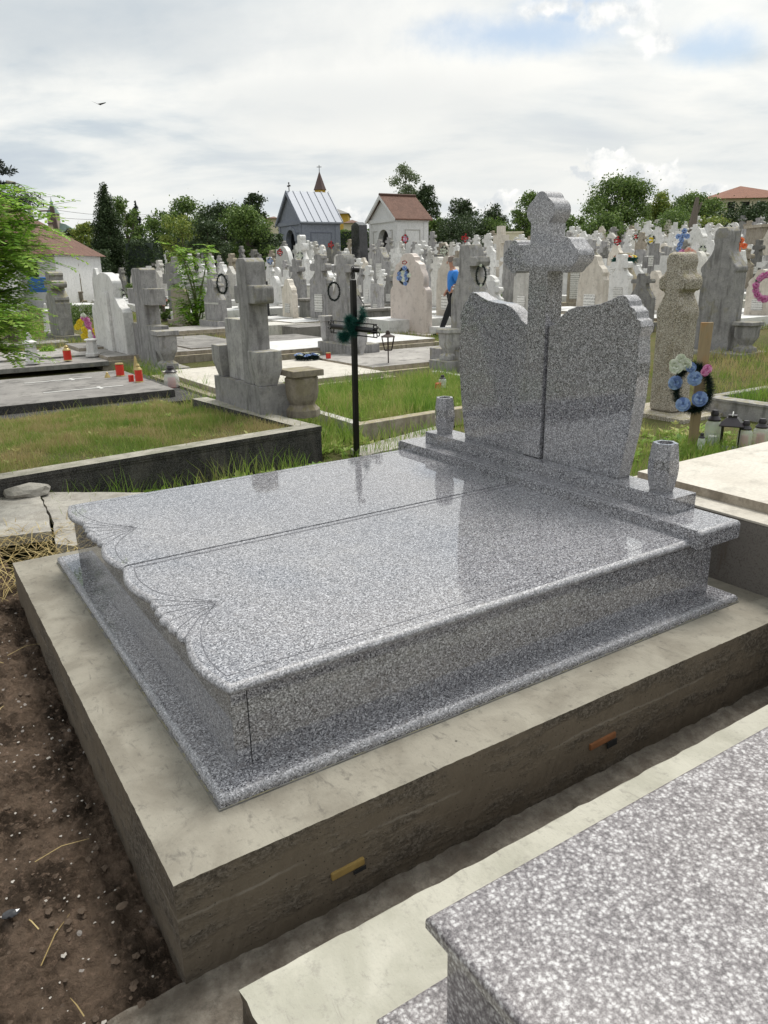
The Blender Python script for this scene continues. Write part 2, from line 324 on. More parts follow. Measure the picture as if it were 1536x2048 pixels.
def soil():
    m, t, b = newmat('soil'); P = coords(t, False)
    c = t.mix(t.sstep(t.noise(P, 5, 6, .65), .38, .62), (.040, .029, .021), (.155, .112, .082))
    c = t.mix(t.math('MULTIPLY', t.sstep(t.noise(P, 45, 5, .7), .5, .68), .6), c, (.25, .175, .13))
    v = t.new('ShaderNodeTexVoronoi'); t.set(v.inputs['Vector'], P); v.inputs['Scale'].default_value = 55
    s = t.new('ShaderNodeSeparateColor'); t.l.new(v.outputs['Color'], s.inputs[0])
    f = t.math('MULTIPLY', t.sstep(s.outputs[0], .975, .982), t.sstep(v.outputs['Distance'], .42, .32))
    c = t.mix(f, c, (.42, .38, .35))
    f = t.sstep(t.noise(P, 1.1, 4, .6), .66, .74)
    c = t.mix(t.math('MULTIPLY', f, .6), c, (.32, .29, .27))
    t.set(b.inputs['Base Color'], c); b.inputs['Roughness'].default_value = 1; b.inputs['Specular IOR Level'].default_value = .1
    bump(t, b, t.math('ADD', t.noise(P, 60, 7, .75), t.math('MULTIPLY', t.noise(P, 14, 5, .65), 2)), .9, .03)
soil()
def ground():
    m, t, b = newmat('ground_earth'); P = coords(t, False)
    c = t.mix(t.sstep(t.noise(P, .8, 6, .6), .4, .6), (.085, .085, .035), (.14, .12, .06))
    c = t.mix(t.math('MULTIPLY', t.sstep(t.noise(P, 7, 6, .7), .45, .65), .7), c, (.10, .13, .03))
    c = t.mix(t.math('MULTIPLY', t.sstep(t.noise(P, 30, 5, .7), .5, .7), .5), c, (.22, .19, .10))
    t.set(b.inputs['Base Color'], c); b.inputs['Roughness'].default_value = 1; b.inputs['Specular IOR Level'].default_value = .1
    bump(t, b, t.noise(P, 25, 6, .7), .8, .05)
ground()
def cement():
    for name, c1, c2, dark in (('cement_top', (.20, .182, .148), (.285, .265, .22), (.09, .082, .072)), ('cement_neighbour', (.38, .37, .31), (.48, .465, .40), (.25, .235, .21))):
        m, t, b = newmat(name); P = coords(t, False)
        c = t.mix(t.sstep(t.noise(P, 4.5, 6, .6, dist=.6), .35, .65), c1, c2)
        mp = t.new('ShaderNodeMapping'); t.set(mp.inputs[0], P); mp.inputs['Scale'].default_value = (9, 3.2, 5); mp.inputs['Rotation'].default_value = (0, 0, .4)
        c = t.mix(t.math('MULTIPLY', t.sstep(t.noise(mp.outputs[0], 3, 9, .72, dist=.8), .56, .70), .65), c, dark)
        c = t.mix(t.math('MULTIPLY', t.sstep(t.noise(P, 120, 3, .6), .62, .72), .35), c, dark)
        c = t.mix(t.math('MULTIPLY', t.sstep(t.noise(P, 1.7, 6, .65), .50, .66), .35), c, tuple(x*1.25 for x in c2))
        c = t.mix(t.math('MULTIPLY', t.sstep(t.noise(P, 26, 7, .75), .53, .68), .45), c, dark)
        v = t.new('ShaderNodeTexVoronoi'); t.set(v.inputs['Vector'], P); v.inputs['Scale'].default_value = 16
        s = t.new('ShaderNodeSeparateColor'); t.l.new(v.outputs['Color'], s.inputs[0])
        c = t.mix(t.math('MULTIPLY', t.sstep(s.outputs[0], .90, .92), t.sstep(v.outputs['Distance'], .09, .05)), c, (.05, .045, .04))
        t.set(b.inputs['Base Color'], c); b.inputs['Roughness'].default_value = .85; b.inputs['Specular IOR Level'].default_value = .25
        bump(t, b, t.math('ADD', t.noise(P, 90, 5, .7), t.math('MULTIPLY', t.noise(mp.outputs[0], 4, 6, .6), 2)), .35, .008)
    m, t, b = newmat('cement_side'); P = coords(t, False)
    sx = t.new('ShaderNodeSeparateXYZ'); t.set(sx.inputs[0], P)
    mp = t.new('ShaderNodeMapping'); t.set(mp.inputs[0], P); mp.inputs['Scale'].default_value = (.9, .9, 3.2)
    band = t.sstep(t.math('ADD', t.noise(mp.outputs[0], 3, 5, .6), t.math('MULTIPLY', t.noise(P, 14, 5, .7), .35)), .62, .80)
    gr = t.noise(P, 85, 5, .75)
    c = t.mix(t.noise(P, 5, 5, .6), (.105, .084, .060), (.175, .143, .106))
    c = t.mix(t.math('MULTIPLY', band, .65), c, t.mix(t.sstep(gr, .42, .62), (.04, .033, .026), (.22, .19, .155)))
    c = t.mix(t.math('MULTIPLY', t.sstep(gr, .62, .75), .35), c, (.24, .22, .19))
    zl = t.math('ADD', sx.outputs[2], t.math('MULTIPLY', t.noise(P, 4, 5, .6), .05)); ln = t.math('MULTIPLY', t.sstep(zl, -.085, -.080), t.sstep(zl, -.072, -.077))
    c = t.mix(t.math('MULTIPLY', t.math('MULTIPLY', ln, t.sstep(t.noise(P, 2.5, 4, .6), .46, .58)), .4), c, (.30, .27, .23))     # shuttering seam
    v = t.new('ShaderNodeTexVoronoi'); t.set(v.inputs['Vector'], P); v.inputs['Scale'].default_value = 60
    c = t.mix(t.math('MULTIPLY', t.sstep(v.outputs['Distance'], .16, .10), .8), c, (.02, .017, .014))
    low = t.sstep(sx.outputs[2], -.20, -.30); c = t.mix(t.math('MULTIPLY', low, t.math('MULTIPLY', t.noise(P, 9, 5, .6), .9)), c, (.035, .027, .02))   # damp soil splash
    t.set(b.inputs['Base Color'], c); b.inputs['Roughness'].default_value = .8; b.inputs['Specular IOR Level'].default_value = .3
    h = t.math('ADD', t.math('MULTIPLY', gr, t.math('ADD', t.math('MULTIPLY', band, 2.2), .5)), t.math('MULTIPLY', t.noise(P, 12, 5, .6), 1.0))
    bump(t, b, h, .6, .008)
    m, t, b = newmat('render_rough'); P = coords(t, False)
    c = t.mix(t.noise(P, 3, 5, .6), (.15, .135, .12), (.22, .205, .19))
    c = t.mix(t.math('MULTIPLY', t.sstep(t.noise(P, 140, 3, .7), .5, .65), .6), c, (.07, .06, .05))
    mp = t.new('ShaderNodeMapping'); t.set(mp.inputs[0], P); mp.inputs['Scale'].default_value = (6, 6, .5)
    c = t.mix(t.math('MULTIPLY', t.sstep(t.noise(mp.outputs[0], 3, 4, .6), .55, .7), .5), c, (.10, .075, .05))
    t.set(b.inputs['Base Color'], c); b.inputs['Roughness'].default_value = .9
    bump(t, b, t.noise(P, 150, 4, .7), .7, .01)
    m, t, b = newmat('wood_plank'); P = coords(t, True)
    mp = t.new('ShaderNodeMapping'); t.set(mp.inputs[0], P); mp.inputs['Scale'].default_value = (30, 30, 2)
    c = t.mix(t.noise(mp.outputs[0], 2, 5, .6), (.20, .145, .085), (.42, .32, .19))
    c = t.mix(t.math('MULTIPLY', t.sstep(t.noise(P, 3, 4, .6), .5, .65), .5), c, (.40, .17, .03))
    t.set(b.inputs['Base Color'], c); b.inputs['Roughness'].default_value = .8
cement()

# ---------------------------------------------------------------- mesh helpers
class MB:
    def __init__(s): s.v = []; s.f = []; s.m = []
    def add(s, vs, fs, mi=0):
        o = len(s.v); s.v += [tuple(map(float, p)) for p in vs]; s.f += [tuple(o+i for i in f) for f in fs]; s.m += [mi]*len(fs); return s
    def box(s, x0, y0, z0, x1, y1, z1, mi=0, top=None, taper=0.):
        k = taper; vs = [(x0, y0, z0), (x1, y0, z0), (x1, y1, z0), (x0, y1, z0), (x0+k, y0+k, z1), (x1-k, y0+k, z1), (x1-k, y1-k, z1), (x0+k, y1-k, z1)]
        s.add(vs, [(0, 3, 2, 1), (0, 1, 5, 4), (1, 2, 6, 5), (2, 3, 7, 6), (3, 0, 4, 7)], mi); s.add(vs[4:], [(0, 1, 2, 3)], mi if top is None else top); return s
    def prism(s, prof, x0, x1, mi=0, axis='x'):      # profile (a, b) extruded
        n = len(prof)
        if axis == 'x': f = lambda t, a, b: (t, a, b)
        elif axis == 'y': f = lambda t, a, b: (a, t, b)
        else: f = lambda t, a, b: (a, b, t)
        vs = [f(x0, a, b) for a, b in prof]+[f(x1, a, b) for a, b in prof]
        fs = [tuple(range(n)), tuple(range(2*n-1, n-1, -1))]+[(i, i+n, (i+1) % n+n, (i+1) % n) for i in range(n)]
        return s.add(vs, fs, mi)
    def lathe(s, prof, c=(0, 0, 0), n=16, mi=0, sq=False, rot=0.):
        vs = []; fs = []
        for r, z in prof:
            for i in range(n):
                a = 2*math.pi*(i+.5)/n+rot; vs.append((c[0]+r*math.cos(a), c[1]+r*math.sin(a), c[2]+z))
        for j in range(len(prof)-1):
            for i in range(n): fs.append((j*n+i, j*n+(i+1) % n, (j+1)*n+(i+1) % n, (j+1)*n+i))
        fs.append(tuple(range(n-1, -1, -1))); fs.append(tuple((len(prof)-1)*n+i for i in range(n)))
        return s.add(vs, fs, mi)
    def tube(s, pts, r, n=8, mi=0, closed=False):
        pts = [Vector(p) for p in pts]; m = len(pts); rs = r if isinstance(r, (list, tuple)) else [r]*m
        vs = []; fs = []; prev = None
        for i, p in enumerate(pts):
            a = pts[(i-1) % m] if (closed or i > 0) else p; b = pts[(i+1) % m] if (closed or i < m-1) else p
            t = (b-a).normalized()
            ref = prev if prev is not None else (Vector((0, 0, 1)) if abs(t.z) < .9 else Vector((1, 0, 0)))
            x = (ref-t*ref.dot(t)).normalized(); y = t.cross(x); prev = x
            for k in range(n):
                an = 2*math.pi*k/n; vs.append(p+(x*math.cos(an)+y*math.sin(an))*rs[i])
        for i in range(m if closed else m-1):
            j = (i+1) % m
            for k in range(n): fs.append((i*n+k, i*n+(k+1) % n, j*n+(k+1) % n, j*n+k))
        if not closed: fs.append(tuple(range(n-1, -1, -1))); fs.append(tuple((m-1)*n+k for k in range(n)))
        return s.add(vs, fs, mi)
    def build(s, name, mats, parent=None, bevel=0., seg=2, smooth=False, loc=None, rotz=None, uv=False, weld=False):
        me = bpy.data.meshes.new(name); me.from_pydata(s.v, [], s.f)
        if not isinstance(mats, (list, tuple)): mats = [mats]
        for m in mats: me.materials.append(MATS[m] if isinstance(m, str) else m)
        if len(mats) > 1: me.polygons.foreach_set('material_index', s.m)
        if bevel or weld:
            bm = bmesh.new(); bm.from_mesh(me); bmesh.ops.remove_doubles(bm, verts=bm.verts, dist=1e-5)
            bmesh.ops.recalc_face_normals(bm, faces=bm.faces)
            if bevel:
                ed = [e for e in bm.edges if len(e.link_faces) == 2 and e.calc_face_angle(0) > .5]
                bmesh.ops.bevel(bm, geom=ed, offset=bevel, segments=seg, profile=.5, affect='EDGES', clamp_overlap=True)
            bm.to_mesh(me); bm.free()
        if bevel or smooth:
            me.shade_smooth(); me.set_sharp_from_angle(angle=.7)
        o = bpy.data.objects.new(name, me); COL.objects.link(o)
        if bevel or smooth: wn = o.modifiers.new('weighted normals', 'WEIGHTED_NORMAL'); wn.keep_sharp = True; wn.weight = 90
        if parent is not None: o.parent = parent
        if loc is not None: o.location = loc
        if rotz is not None: o.rotation_euler.z = rotz
        return o
def boxuv(me, k=1.):
    uv = me.uv_layers.new(name='UV')
    for p in me.polygons:
        n = p.normal
        h = Vector((0, 0, 1)).cross(n); h = h.normalized() if h.length > 1e-3 else Vector((1, 0, 0)); g = n.cross(h)
        for li in p.loop_indices:
            c = me.vertices[me.loops[li].vertex_index].co; uv.data[li].uv = (c.dot(h)*k, c.dot(g)*k)
def empty(name, loc, label, cat, group=None, rotz=0.):
    o = bpy.data.objects.new(name, None); COL.objects.link(o); o.location = loc; o.rotation_euler.z = rotz; o.empty_display_size = .1
    return tag(o, label, cat, group)
def tag(o, label=None, cat=None, group=None, kind=None):
    if label: o['label'] = label
    if cat: o['category'] = cat
    if group: o['group'] = group
    if kind: o['kind'] = kind
    return o
def copy_tree(o, parent=None):
    c = o.copy(); COL.objects.link(c)
    if parent is not None: c.parent = parent
    for ch in o.children: copy_tree(ch, c)
    return c
def fastmesh(name, V, F, mat, parent=None, k=4):          # V (n,3), F (m,k) arrays
    me = bpy.data.meshes.new(name); V = np.asarray(V, np.float32); F = np.asarray(F, np.int32)
    me.vertices.add(len(V)); me.vertices.foreach_set('co', V.ravel())
    me.loops.add(F.size); me.loops.foreach_set('vertex_index', F.ravel())
    me.polygons.add(len(F)); me.polygons.foreach_set('loop_start', np.arange(0, F.size, F.shape[1], dtype=np.int32))
    me.polygons.foreach_set('loop_total', np.full(len(F), F.shape[1], np.int32))
    for m in (mat if isinstance(mat, (list, tuple)) else [mat]): me.materials.append(MATS[m])
    me.update(calc_edges=True)
    o = bpy.data.objects.new(name, me); COL.objects.link(o)
    if parent is not None: o.parent = parent
    return o
def leaf_quads(P, size, up=.35, asp=.6):
    n = len(P); N = rng.normal(size=(n, 3)); N[:, 2] += up*2; N /= np.linalg.norm(N, axis=1)[:, None]
    A = np.cross(N, rng.normal(size=(n, 3))); A /= np.linalg.norm(A, axis=1)[:, None]; B = np.cross(N, A)
    s = (size*(.6+.8*rng.random(n)))[:, None]*.5
    V = np.stack([P-A*s, P+B*s*asp, P+A*s, P-B*s*asp], 1).reshape(-1, 3)
    F = np.arange(4*n).reshape(-1, 4); return V, F
# ================================================================ ground
def terrain():
    V = []; idx = {}
    rad = [0, .6, 1.2, 2, 3, 4, 5, 6, 7, 8, 9, 10, 11.5, 13, 15, 17, 20, 22, 24, 26, 28, 30, 33, 36, 40, 44, 48, 53, 58, 63, 68, 72, 76, 80, 90, 100, 118, 140, 200, 400, 900, 1800]
    nA = 120
    V.append((CAM[0], CAM[1], -.32))
    for r in rad[1:]:
        for k in range(nA):
            a = 2*math.pi*k/nA; x = CAM[0]+r*math.cos(a); y = CAM[1]+r*math.sin(a)
            z = gz(x, y)-.012
            if r > 6: z += random.uniform(-.02, .0)
            V.append((x, y, z-.02))
    F = [(0, 1+k, 1+(k+1) % nA) for k in range(nA)]
    for j in range(len(rad)-2):
        for k in range(nA):
            a = 1+j*nA+k; b = 1+j*nA+(k+1) % nA; F.append((a, a+nA, b+nA, b))
    m = MB(); m.add(V, F); return tag(m.build('ground', 'ground_earth', smooth=True), kind='structure')
terrain()
def soil_z(x, y):
    k = min(max((y+.1)/2.4, 0), 1); e = min(max((-.18-x)/.25, 0), 1)
    n = mnoise.fractal(Vector((x*3.2, y*3.2, 3.)), .9, 2.1, 4)*.034+abs(mnoise.fractal(Vector((x*13, y*13, 9.)), .7, 2.1, 5))*.030
    c = mnoise.noise(Vector((x*34, y*34, 1.)))
    return -.325+.13*k+.035*e+n+max(0, c)*.012+.05*max(0, min(1, (-.9-x)))
def soil_patch():
    nx, ny = 300, 620; x0, x1, y0, y1 = -1.9, -.165, -1.1, 3.35
    xs = np.linspace(x0, x1, nx); ys = np.linspace(y0, y1, ny)
    V = [(x, y, soil_z(x, y)+random.uniform(-.0015, .0015)) for y in ys for x in xs]
    F = [(j*nx+i, j*nx+i+1, (j+1)*nx+i+1, (j+1)*nx+i) for j in range(ny-1) for i in range(nx-1)]
    o = fastmesh('soil', V, F, 'soil'); o.data.shade_smooth(); tag(o, kind='structure')
    mb = MB()
    for k in range(3600):                               # clods and chips
        x = random.uniform(-1.6, -.2); y = random.uniform(-.8, 3.2); z = soil_z(x, y); r = random.choice([.003, .004, .004, .005, .006, .008, .013])*random.uniform(.6, 1.1)
        chip = random.random() < (.30 if r < .007 else .05)
        vs = [(x+r*random.uniform(.6, 1.1)*a, y+r*random.uniform(.6, 1.1)*b, z+r*.25+r*random.uniform(.4, .8)*c) for a, b, c in ((1, 0, 0), (0, 1, 0), (-1, 0, 0), (0, -1, 0), (.2, .1, 1), (0, 0, -1), (.7, .7, .5), (-.7, .6, .5), (-.6, -.7, .4), (.7, -.6, .5))]
        mb.add(vs, [(4, 0, 6), (4, 6, 1), (4, 1, 7), (4, 7, 2), (4, 2, 8), (4, 8, 3), (4, 3, 9), (4, 9, 0), (0, 5, 6), (6, 5, 1), (1, 5, 7), (7, 5, 2), (2, 5, 8), (8, 5, 3), (3, 5, 9), (9, 5, 0)], 1 if chip else 0)
    tag(mb.build('soil_gravel', ['soil_clod', 'stone_chip']), kind='stuff', label='loose clods and pale chips on the dug brown soil', cat='gravel')
soil_patch()
# channel between the two foundations
m = MB(); n = 300
for i in range(n+1):
    x = -.6+3.2*i/n
    for j in range(6):
        y = -.345+.035*j; m.v.append((x, y, -.300+.006*mnoise.noise(Vector((x*6, y*6, 0)))+.003*mnoise.noise(Vector((x*40, y*40, 0)))+(.010+.012*mnoise.noise(Vector((x*14, 0, 2))) if j >= 4 else 0)))
for i in range(n):
    for j in range(5): m.f.append((i*6+j, (i+1)*6+j, (i+1)*6+j+1, i*6+j+1)); m.m.append(0)
tag(m.build('path', 'path_dirt', smooth=True), kind='structure')

# ================================================================ concrete foundation
FA, FB, FC, FH = .1823, .1797, .1302, .2943
def rough_block(name, x0, y0, z0, x1, y1, z1, mats, nx, ny, amp, seed, nz=7):
    """block with slightly ragged arrises: mats = [top, side]"""
    r = random.Random(seed); m = MB(); ring = []
    for i in range(nx): ring.append((x0+(x1-x0)*i/nx, y0, 0, -1))
    for i in range(ny): ring.append((x1, y0+(y1-y0)*i/ny, 1, 0))
    for i in range(nx): ring.append((x1-(x1-x0)*i/nx, y1, 0, 1))
    for i in range(ny): ring.append((x0, y1-(y1-y0)*i/ny, -1, 0))
    N = len(ring); lev = [z0+(z1-z0)*k/nz for k in range(nz+1)]
    for k, z in enumerate(lev):
        for (x, y, a, b) in ring:
            d = r.uniform(-amp, amp)*(1.3 if k < nz else .8)
            m.v.append((x+a*d, y+b*d, z+(r.uniform(-amp, amp)*.25 if k == nz else 0)))
    for k in range(nz):
        for i in range(N): j = (i+1) % N; m.f.append((k*N+i, k*N+j, (k+1)*N+j, (k+1)*N+i)); m.m.append(1)
    m.f.append(tuple(nz*N+i for i in range(N))); m.m.append(0)
    m.f.append(tuple(range(N-1, -1, -1))); m.m.append(1)
    return m.build(name, mats)
fo = rough_block('concrete_foundation', -FA, -FB, -.33, 2.351, 2.1182+FC, 0., ['cement_top', 'cement_side'], 160, 140, .0013, 3)
tag(fo, 'pale smoothed concrete base with rough damp brown sides under the polished double granite tomb', 'foundation')
for (px, py, L, mt, lb) in ((662, 1760, .10, 'timber_yellow', 'yellow timber offcut stuck in the rough side of the concrete base'), (1178, 1500, .12, 'timber_rust', 'rusty orange timber stub stuck in the rough side of the concrete base')):
    d = ray(px, py); t = (-FB-CAM[1])/d[1]; p = CAM+d*t
    m = MB(); m.box(0, 0, 0, L, .03, .022)
    o = m.build('timber_offcut', mt, bevel=.003, loc=(p[0], -FB-.008, p[2])); o.rotation_euler.y = -.04; tag(o, lb, 'timber')
    m = MB(); m.box(L*.62, -.0045, -.022 if py < 1600 else -.010, L*1.0, -.001, 0); tag(m.build('hole', 'hole_dark', parent=o))

# ================================================================ polished granite tomb
tomb = empty('granite_tomb', (0, 0, 0), 'new polished grey speckled granite double tomb with scalloped cover in the middle of the photo', 'tomb')
LB, WB, HC, H2 = 2.212, 2.1182, .298, .3442
def mould(m, x0, y0, z0, x1, y1, z1, r, mi=0):          # slab with a rounded upper edge
    def ring(k, z): return [(x0+k, y0+k, z), (x1-k, y0+k, z), (x1-k, y1-k, z), (x0+k, y1-k, z)]
    L = [ring(0, z0)]+[ring(r*(1-math.cos(a)), z1-r+r*math.sin(a)) for a in (0, .4, .8, 1.2, math.pi/2)]
    vs = sum(L, []); fs = [(3, 2, 1, 0)]
    for j in range(len(L)-1): fs += [(4*j+i, 4*j+(i+1) % 4, 4*j+4+(i+1) % 4, 4*j+4+i) for i in range(4)]
    fs.append(tuple(len(vs)-4+i for i in range(4))); m.add(vs, fs, mi)
m = MB(); mould(m, 0, 0, .003, LB, WB, .034, .02); m.build('plinth', 'granite', tomb, smooth=True)
m = MB(); m.box(-.004, -.004, -.002, LB+.004, WB+.004, .005); m.build('mortar_bed', 'concrete_dark', tomb)
# body: four side slabs; near-side panel has a joint by the corner
B0, B1, B2, B3 = .085, 2.135, .092, 2.026
m = MB(); m.box(B0, B2, .034, B0+.045, B3, .268); m.build('end_panel', 'granite', tomb, bevel=.0015)
m = MB(); m.box(B0+.0475, B2, .034, B1, B2+.03, .268); m.build('side_panel', 'granite', tomb, bevel=.0015)
m = MB(); m.box(B0+.0475, B3-.03, .034, B1, B3, .268); m.build('side_panel', 'granite', tomb, bevel=.0015)
m = MB(); m.box(B1-.03, B2+.032, .034, B1-.001, B3-.032, .268); m.build('end_panel', 'granite', tomb, bevel=.0015)
def foot(v0, v1, flip):
    """scalloped foot outline from v0 to v1: arc, five small scallops, arc"""
    W_ = v1-v0; P = []
    def arc(a, b, base, amp, n): return [(base-amp*math.sin(math.pi*i/n), a+(b-a)*i/n) for i in range(n)]
    a = .33*W_; b = .66*W_
    P += [(.074, v0)]+arc(v0, v0+a, .0745, .030, 12)[1:]
    s = (b-a)/5
    for k in range(5): P += arc(v0+a+k*s, v0+a+(k+1)*s, .0745+(-.012 if k == 2 else -.006 if k in (1, 3) else 0), .012, 5)
    P += arc(v0+b, v1, .0745, .030, 12)+[(.073, v1)]
    return P
def cover(v0, v1, outer):
    prof = foot(v0, v1, False); n = len(prof)
    pts = prof+[(1.9595, v1), (1.9595, v0)]                # (u, v)
    m = MB(); N = len(pts); r = .014
    # inward offset rings for a rolled edge
    def off(k, dz):
        out = []
        for i, (x, y) in enumerate(pts):
            xx = x+(k if i < n else 0)
            if i == 0 or i == N-1: yy = y+(k if v0 == outer else min(k, .006))
            elif i in (n-1, n): yy = y-(k if v1 == outer else min(k, .006))
            else: yy = y
            out.append((xx, yy, dz))
        return out
    lev = [off(.010, .268), off(.003, .272), off(0, .279), off(.0005, .284), off(.0035, .290), off(.009, .2945), off(.018, HC)]
    for L in lev: m.v += L
    for j in range(len(lev)-1):
        for i in range(N): k = (i+1) % N; m.f.append((j*N+i, j*N+k, (j+1)*N+k, (j+1)*N+i)); m.m.append(0)
    m.f.append(tuple((len(lev)-1)*N+i for i in range(N))[::-1]); m.m.append(0); m.f.append(tuple(range(N))); m.m.append(0)
    o = m.build('cover_slab', 'granite', tomb, weld=True, smooth=True); return o
V0, VM, V1 = .0700, 1.095, 2.0482+.068
V1 = WB-.0699
covA = cover(V0, VM-.001, V0); covB = cover(VM+.001, V1, V1)
def groove_strip(pts, wdt, par, z=HC+.0006):
    m = MB(); P = [Vector((a, b, 0)) for a, b in pts]; L = []
    for i, p in enumerate(P):
        t = (P[min(i+1, len(P)-1)]-P[max(i-1, 0)]).normalized(); nn_ = Vector((-t.y, t.x, 0))*wdt/2
        L.append((p+nn_, p-nn_))
    for i in range(len(L)-1):
        a, b = L[i]; c, d = L[i+1]; m.add([(a.x, a.y, z), (b.x, b.y, z), (d.x, d.y, z), (c.x, c.y, z)], [(0, 1, 2, 3)])
    m.build('engraved_groove', 'groove', par)
def smoothc(P, n=6):
    out = []
    for i in range(len(P)-1):
        p0 = P[max(i-1, 0)]; p1 = P[i]; p2 = P[i+1]; p3 = P[min(i+2, len(P)-1)]
        for k in range(n):
            t = k/n; out.append(tuple(.5*((2*p1[j])+(-p0[j]+p2[j])*t+(2*p0[j]-5*p1[j]+4*p2[j]-p3[j])*t*t+(-p0[j]+3*p1[j]-3*p2[j]+p3[j])*t**3) for j in range(len(p1))))
    return out+[P[-1]]
for v0, sgn, par in ((V0, 1, covA), (V1, -1, covB)):
    f = lambda P: [(u_, v0+sgn*t_) for u_, t_ in P]
    a = smoothc([(.094, .058), (.088, .105), (.088, .19), (.111, .30), (.157, .409), (.247, .53)])
    b = smoothc([(.247, .53), (.150, .646), (.105, .737), (.090, .85), (.097, .93), (.107, .985)])
    groove_strip(f([(1.955, .058)]+a), .0028, par); groove_strip(f(b+[(1.955, .985)]), .0028, par)
    for k in range(6):
        v = .338+k*.0675; groove_strip(f([(.075, v), (.155, v+(.53-v)*.55), (.235, .52+(v-.5)*.10)]), .0030, par)
# head slab, riser
m = MB(); mould(m, 1.9596, .0315, .27, 2.213, WB-.0315, H2, .018); m.build('head_slab', 'granite', tomb, smooth=True)
# square front edge so that only the outer edges are rolled
m = MB(); m.box(1.9590, .052, .272, 1.980, WB-.052, H2-.0006); m.build('head_slab_front', 'granite', tomb)
m = MB(); m.box(2.054, .236, H2, 2.205, 1.940, .409); m.build('riser', 'granite', tomb, bevel=.0015)
HB = .409; UH = 2.118; TH = .078; VC = 1.112
def half(P): return [(VC+v, z) for v, z in P]
tab = [(.070, HB), (.540, HB), (.556, .50), (.578, .62), (.596, .78), (.600, .92), (.592, .985), (.588, 1.030), (.598, 1.045), (.602, 1.07), (.590, 1.095), (.574, 1.102), (.569, 1.128), (.552, 1.143), (.533, 1.150), (.528, 1.170), (.512, 1.187), (.495, 1.194), (.465, 1.190), (.43, 1.174), (.37, 1.155), (.31, 1.146), (.24, 1.141), (.19, 1.126), (.15, 1.100), (.115, 1.065), (.070, 1.045)]
for s in (1, -1):
    m = MB(); m.prism([(VC+s*a-(.0 if s > 0 else 0), b) for a, b in tab][::s], UH, UH+TH)
    m.build('headstone_tablet', 'granite', tomb, bevel=.0035, seg=2)
def sm(P, n=5):
    out = []
    for i in range(len(P)-1):
        p0, p1, p2, p3 = P[max(i-1, 0)], P[i], P[i+1], P[min(i+2, len(P)-1)]
        out += [tuple(.5*((2*p1[j])+(-p0[j]+p2[j])*t+(2*p0[j]-5*p1[j]+4*p2[j]-p3[j])*t*t+(-p0[j]+3*p1[j]-3*p2[j]+p3[j])*t**3) for j in (0, 1)) for t in [k/n for k in range(n)]]
    return out+[P[-1]]
def arcp(cx, cz, r, a0, a1, n=9): return [(cx+r*math.cos(math.radians(a0+(a1-a0)*k/n)), cz+r*math.sin(math.radians(a0+(a1-a0)*k/n))) for k in range(n+1)]
armend = arcp(.168, 1.316, .034, 230, 330, 7)+arcp(.205, 1.354, .040, -62, 62, 9)+arcp(.168, 1.398, .035, 25, 130, 7)
tophalf = [(.0605, 1.411), (.060, 1.50)]+arcp(.040, 1.550, .050, -52, 62, 9)+arcp(0, 1.588, .047, 22, 90, 7)
arm = [(.0605, HB), (.0605, 1.291), (.138, 1.291)]+armend+[(.138, 1.411)]+tophalf[:-1]+[(0, 1.6350)]
cr = half([(a, b) for a, b in arm])+half([(-a, b) for a, b in arm[-2::-1]])
m = MB(); m.prism([(a, b+.003) for a, b in cr], UH-.016, UH+TH+.010); m.build('cross', 'granite', tomb, bevel=.0035, seg=2)
def vase(v, lb):
    o = empty('granite_vase', (2.120, v, HB), lb, 'vase', 'granite vases on the new tomb')
    prof = [(.046, 0), (.054, .03), (.060, .07), (.062, .10), (.059, .14), (.053, .19), (.050, .205), (.036, .205), (.033, .15), (.03, .14)]
    m = MB(); n = 6; vs = []
    m.lathe(prof, n=n, rot=math.pi/6)
    m.f.pop(); m.m.pop(); m.f.append(tuple((len(prof)-1)*n+i for i in range(n))); m.m.append(0)
    m.build('vase_body', 'granite', o)
    m = MB(); m.lathe([(.0325, .141), (.0325, .1425)], n=20); m.build('vase_hole', 'hole_dark', o)
vase(.345, 'six-sided polished granite vase at the near right end of the tomb ledge')
vase(1.842, 'six-sided polished granite vase at the far left end of the tomb ledge')

# ================================================================ neighbouring tomb, bottom right
nf = rough_block('concrete_foundation', -.105, -2.6, -.36, 3.2, -.338, -.20, ['cement_neighbour', 'cement_side'], 90, 60, .004, 8, nz=4)
tag(nf, 'cream weathered concrete base with broken corner under the pinkish granite tomb at lower right', 'foundation')
nt = empty('granite_tomb', (0, 0, 0), 'pinkish grey granite tomb with soft white blotches cut off by the lower right corner', 'tomb')
m = MB(); mould(m, .185, -2.4, .068, 2.9, -.640, .1, .016); m.build('cover_slab', 'granite_soft', nt, smooth=True)
m = MB(); m.box(.215, -2.36, -.165, 2.86, -.672, .068); m.build('body', 'granite_soft', nt, bevel=.002)
m = MB(); mould(m, .098, -2.5, -.199, 2.95, -.585, -.165, .014); m.build('plinth', 'granite_soft', nt, smooth=True)

# ================================================================ raised concrete tomb behind right
rt_ = empty('concrete_tomb', (0, 0, 0), 'large raised concrete grave with cream cover slabs right behind the new granite tomb', 'tomb')
m = MB(); m.box(2.3525, -2.4, -.33, 4.9, .80, .292); m.build('wall', 'render_rough', rt_)
m = MB(); m.box(2.352-.002, -2.41, .294, 4.92, .81, .305); m.build('ledge', 'slab_cream', rt_, bevel=.003)
m = MB(); m.box(2.48, -2.3, .305, 4.6, .755, .348, 1, top=0); m.build('cover_slab', ['slab_cream', 'concrete_brown'], rt_)

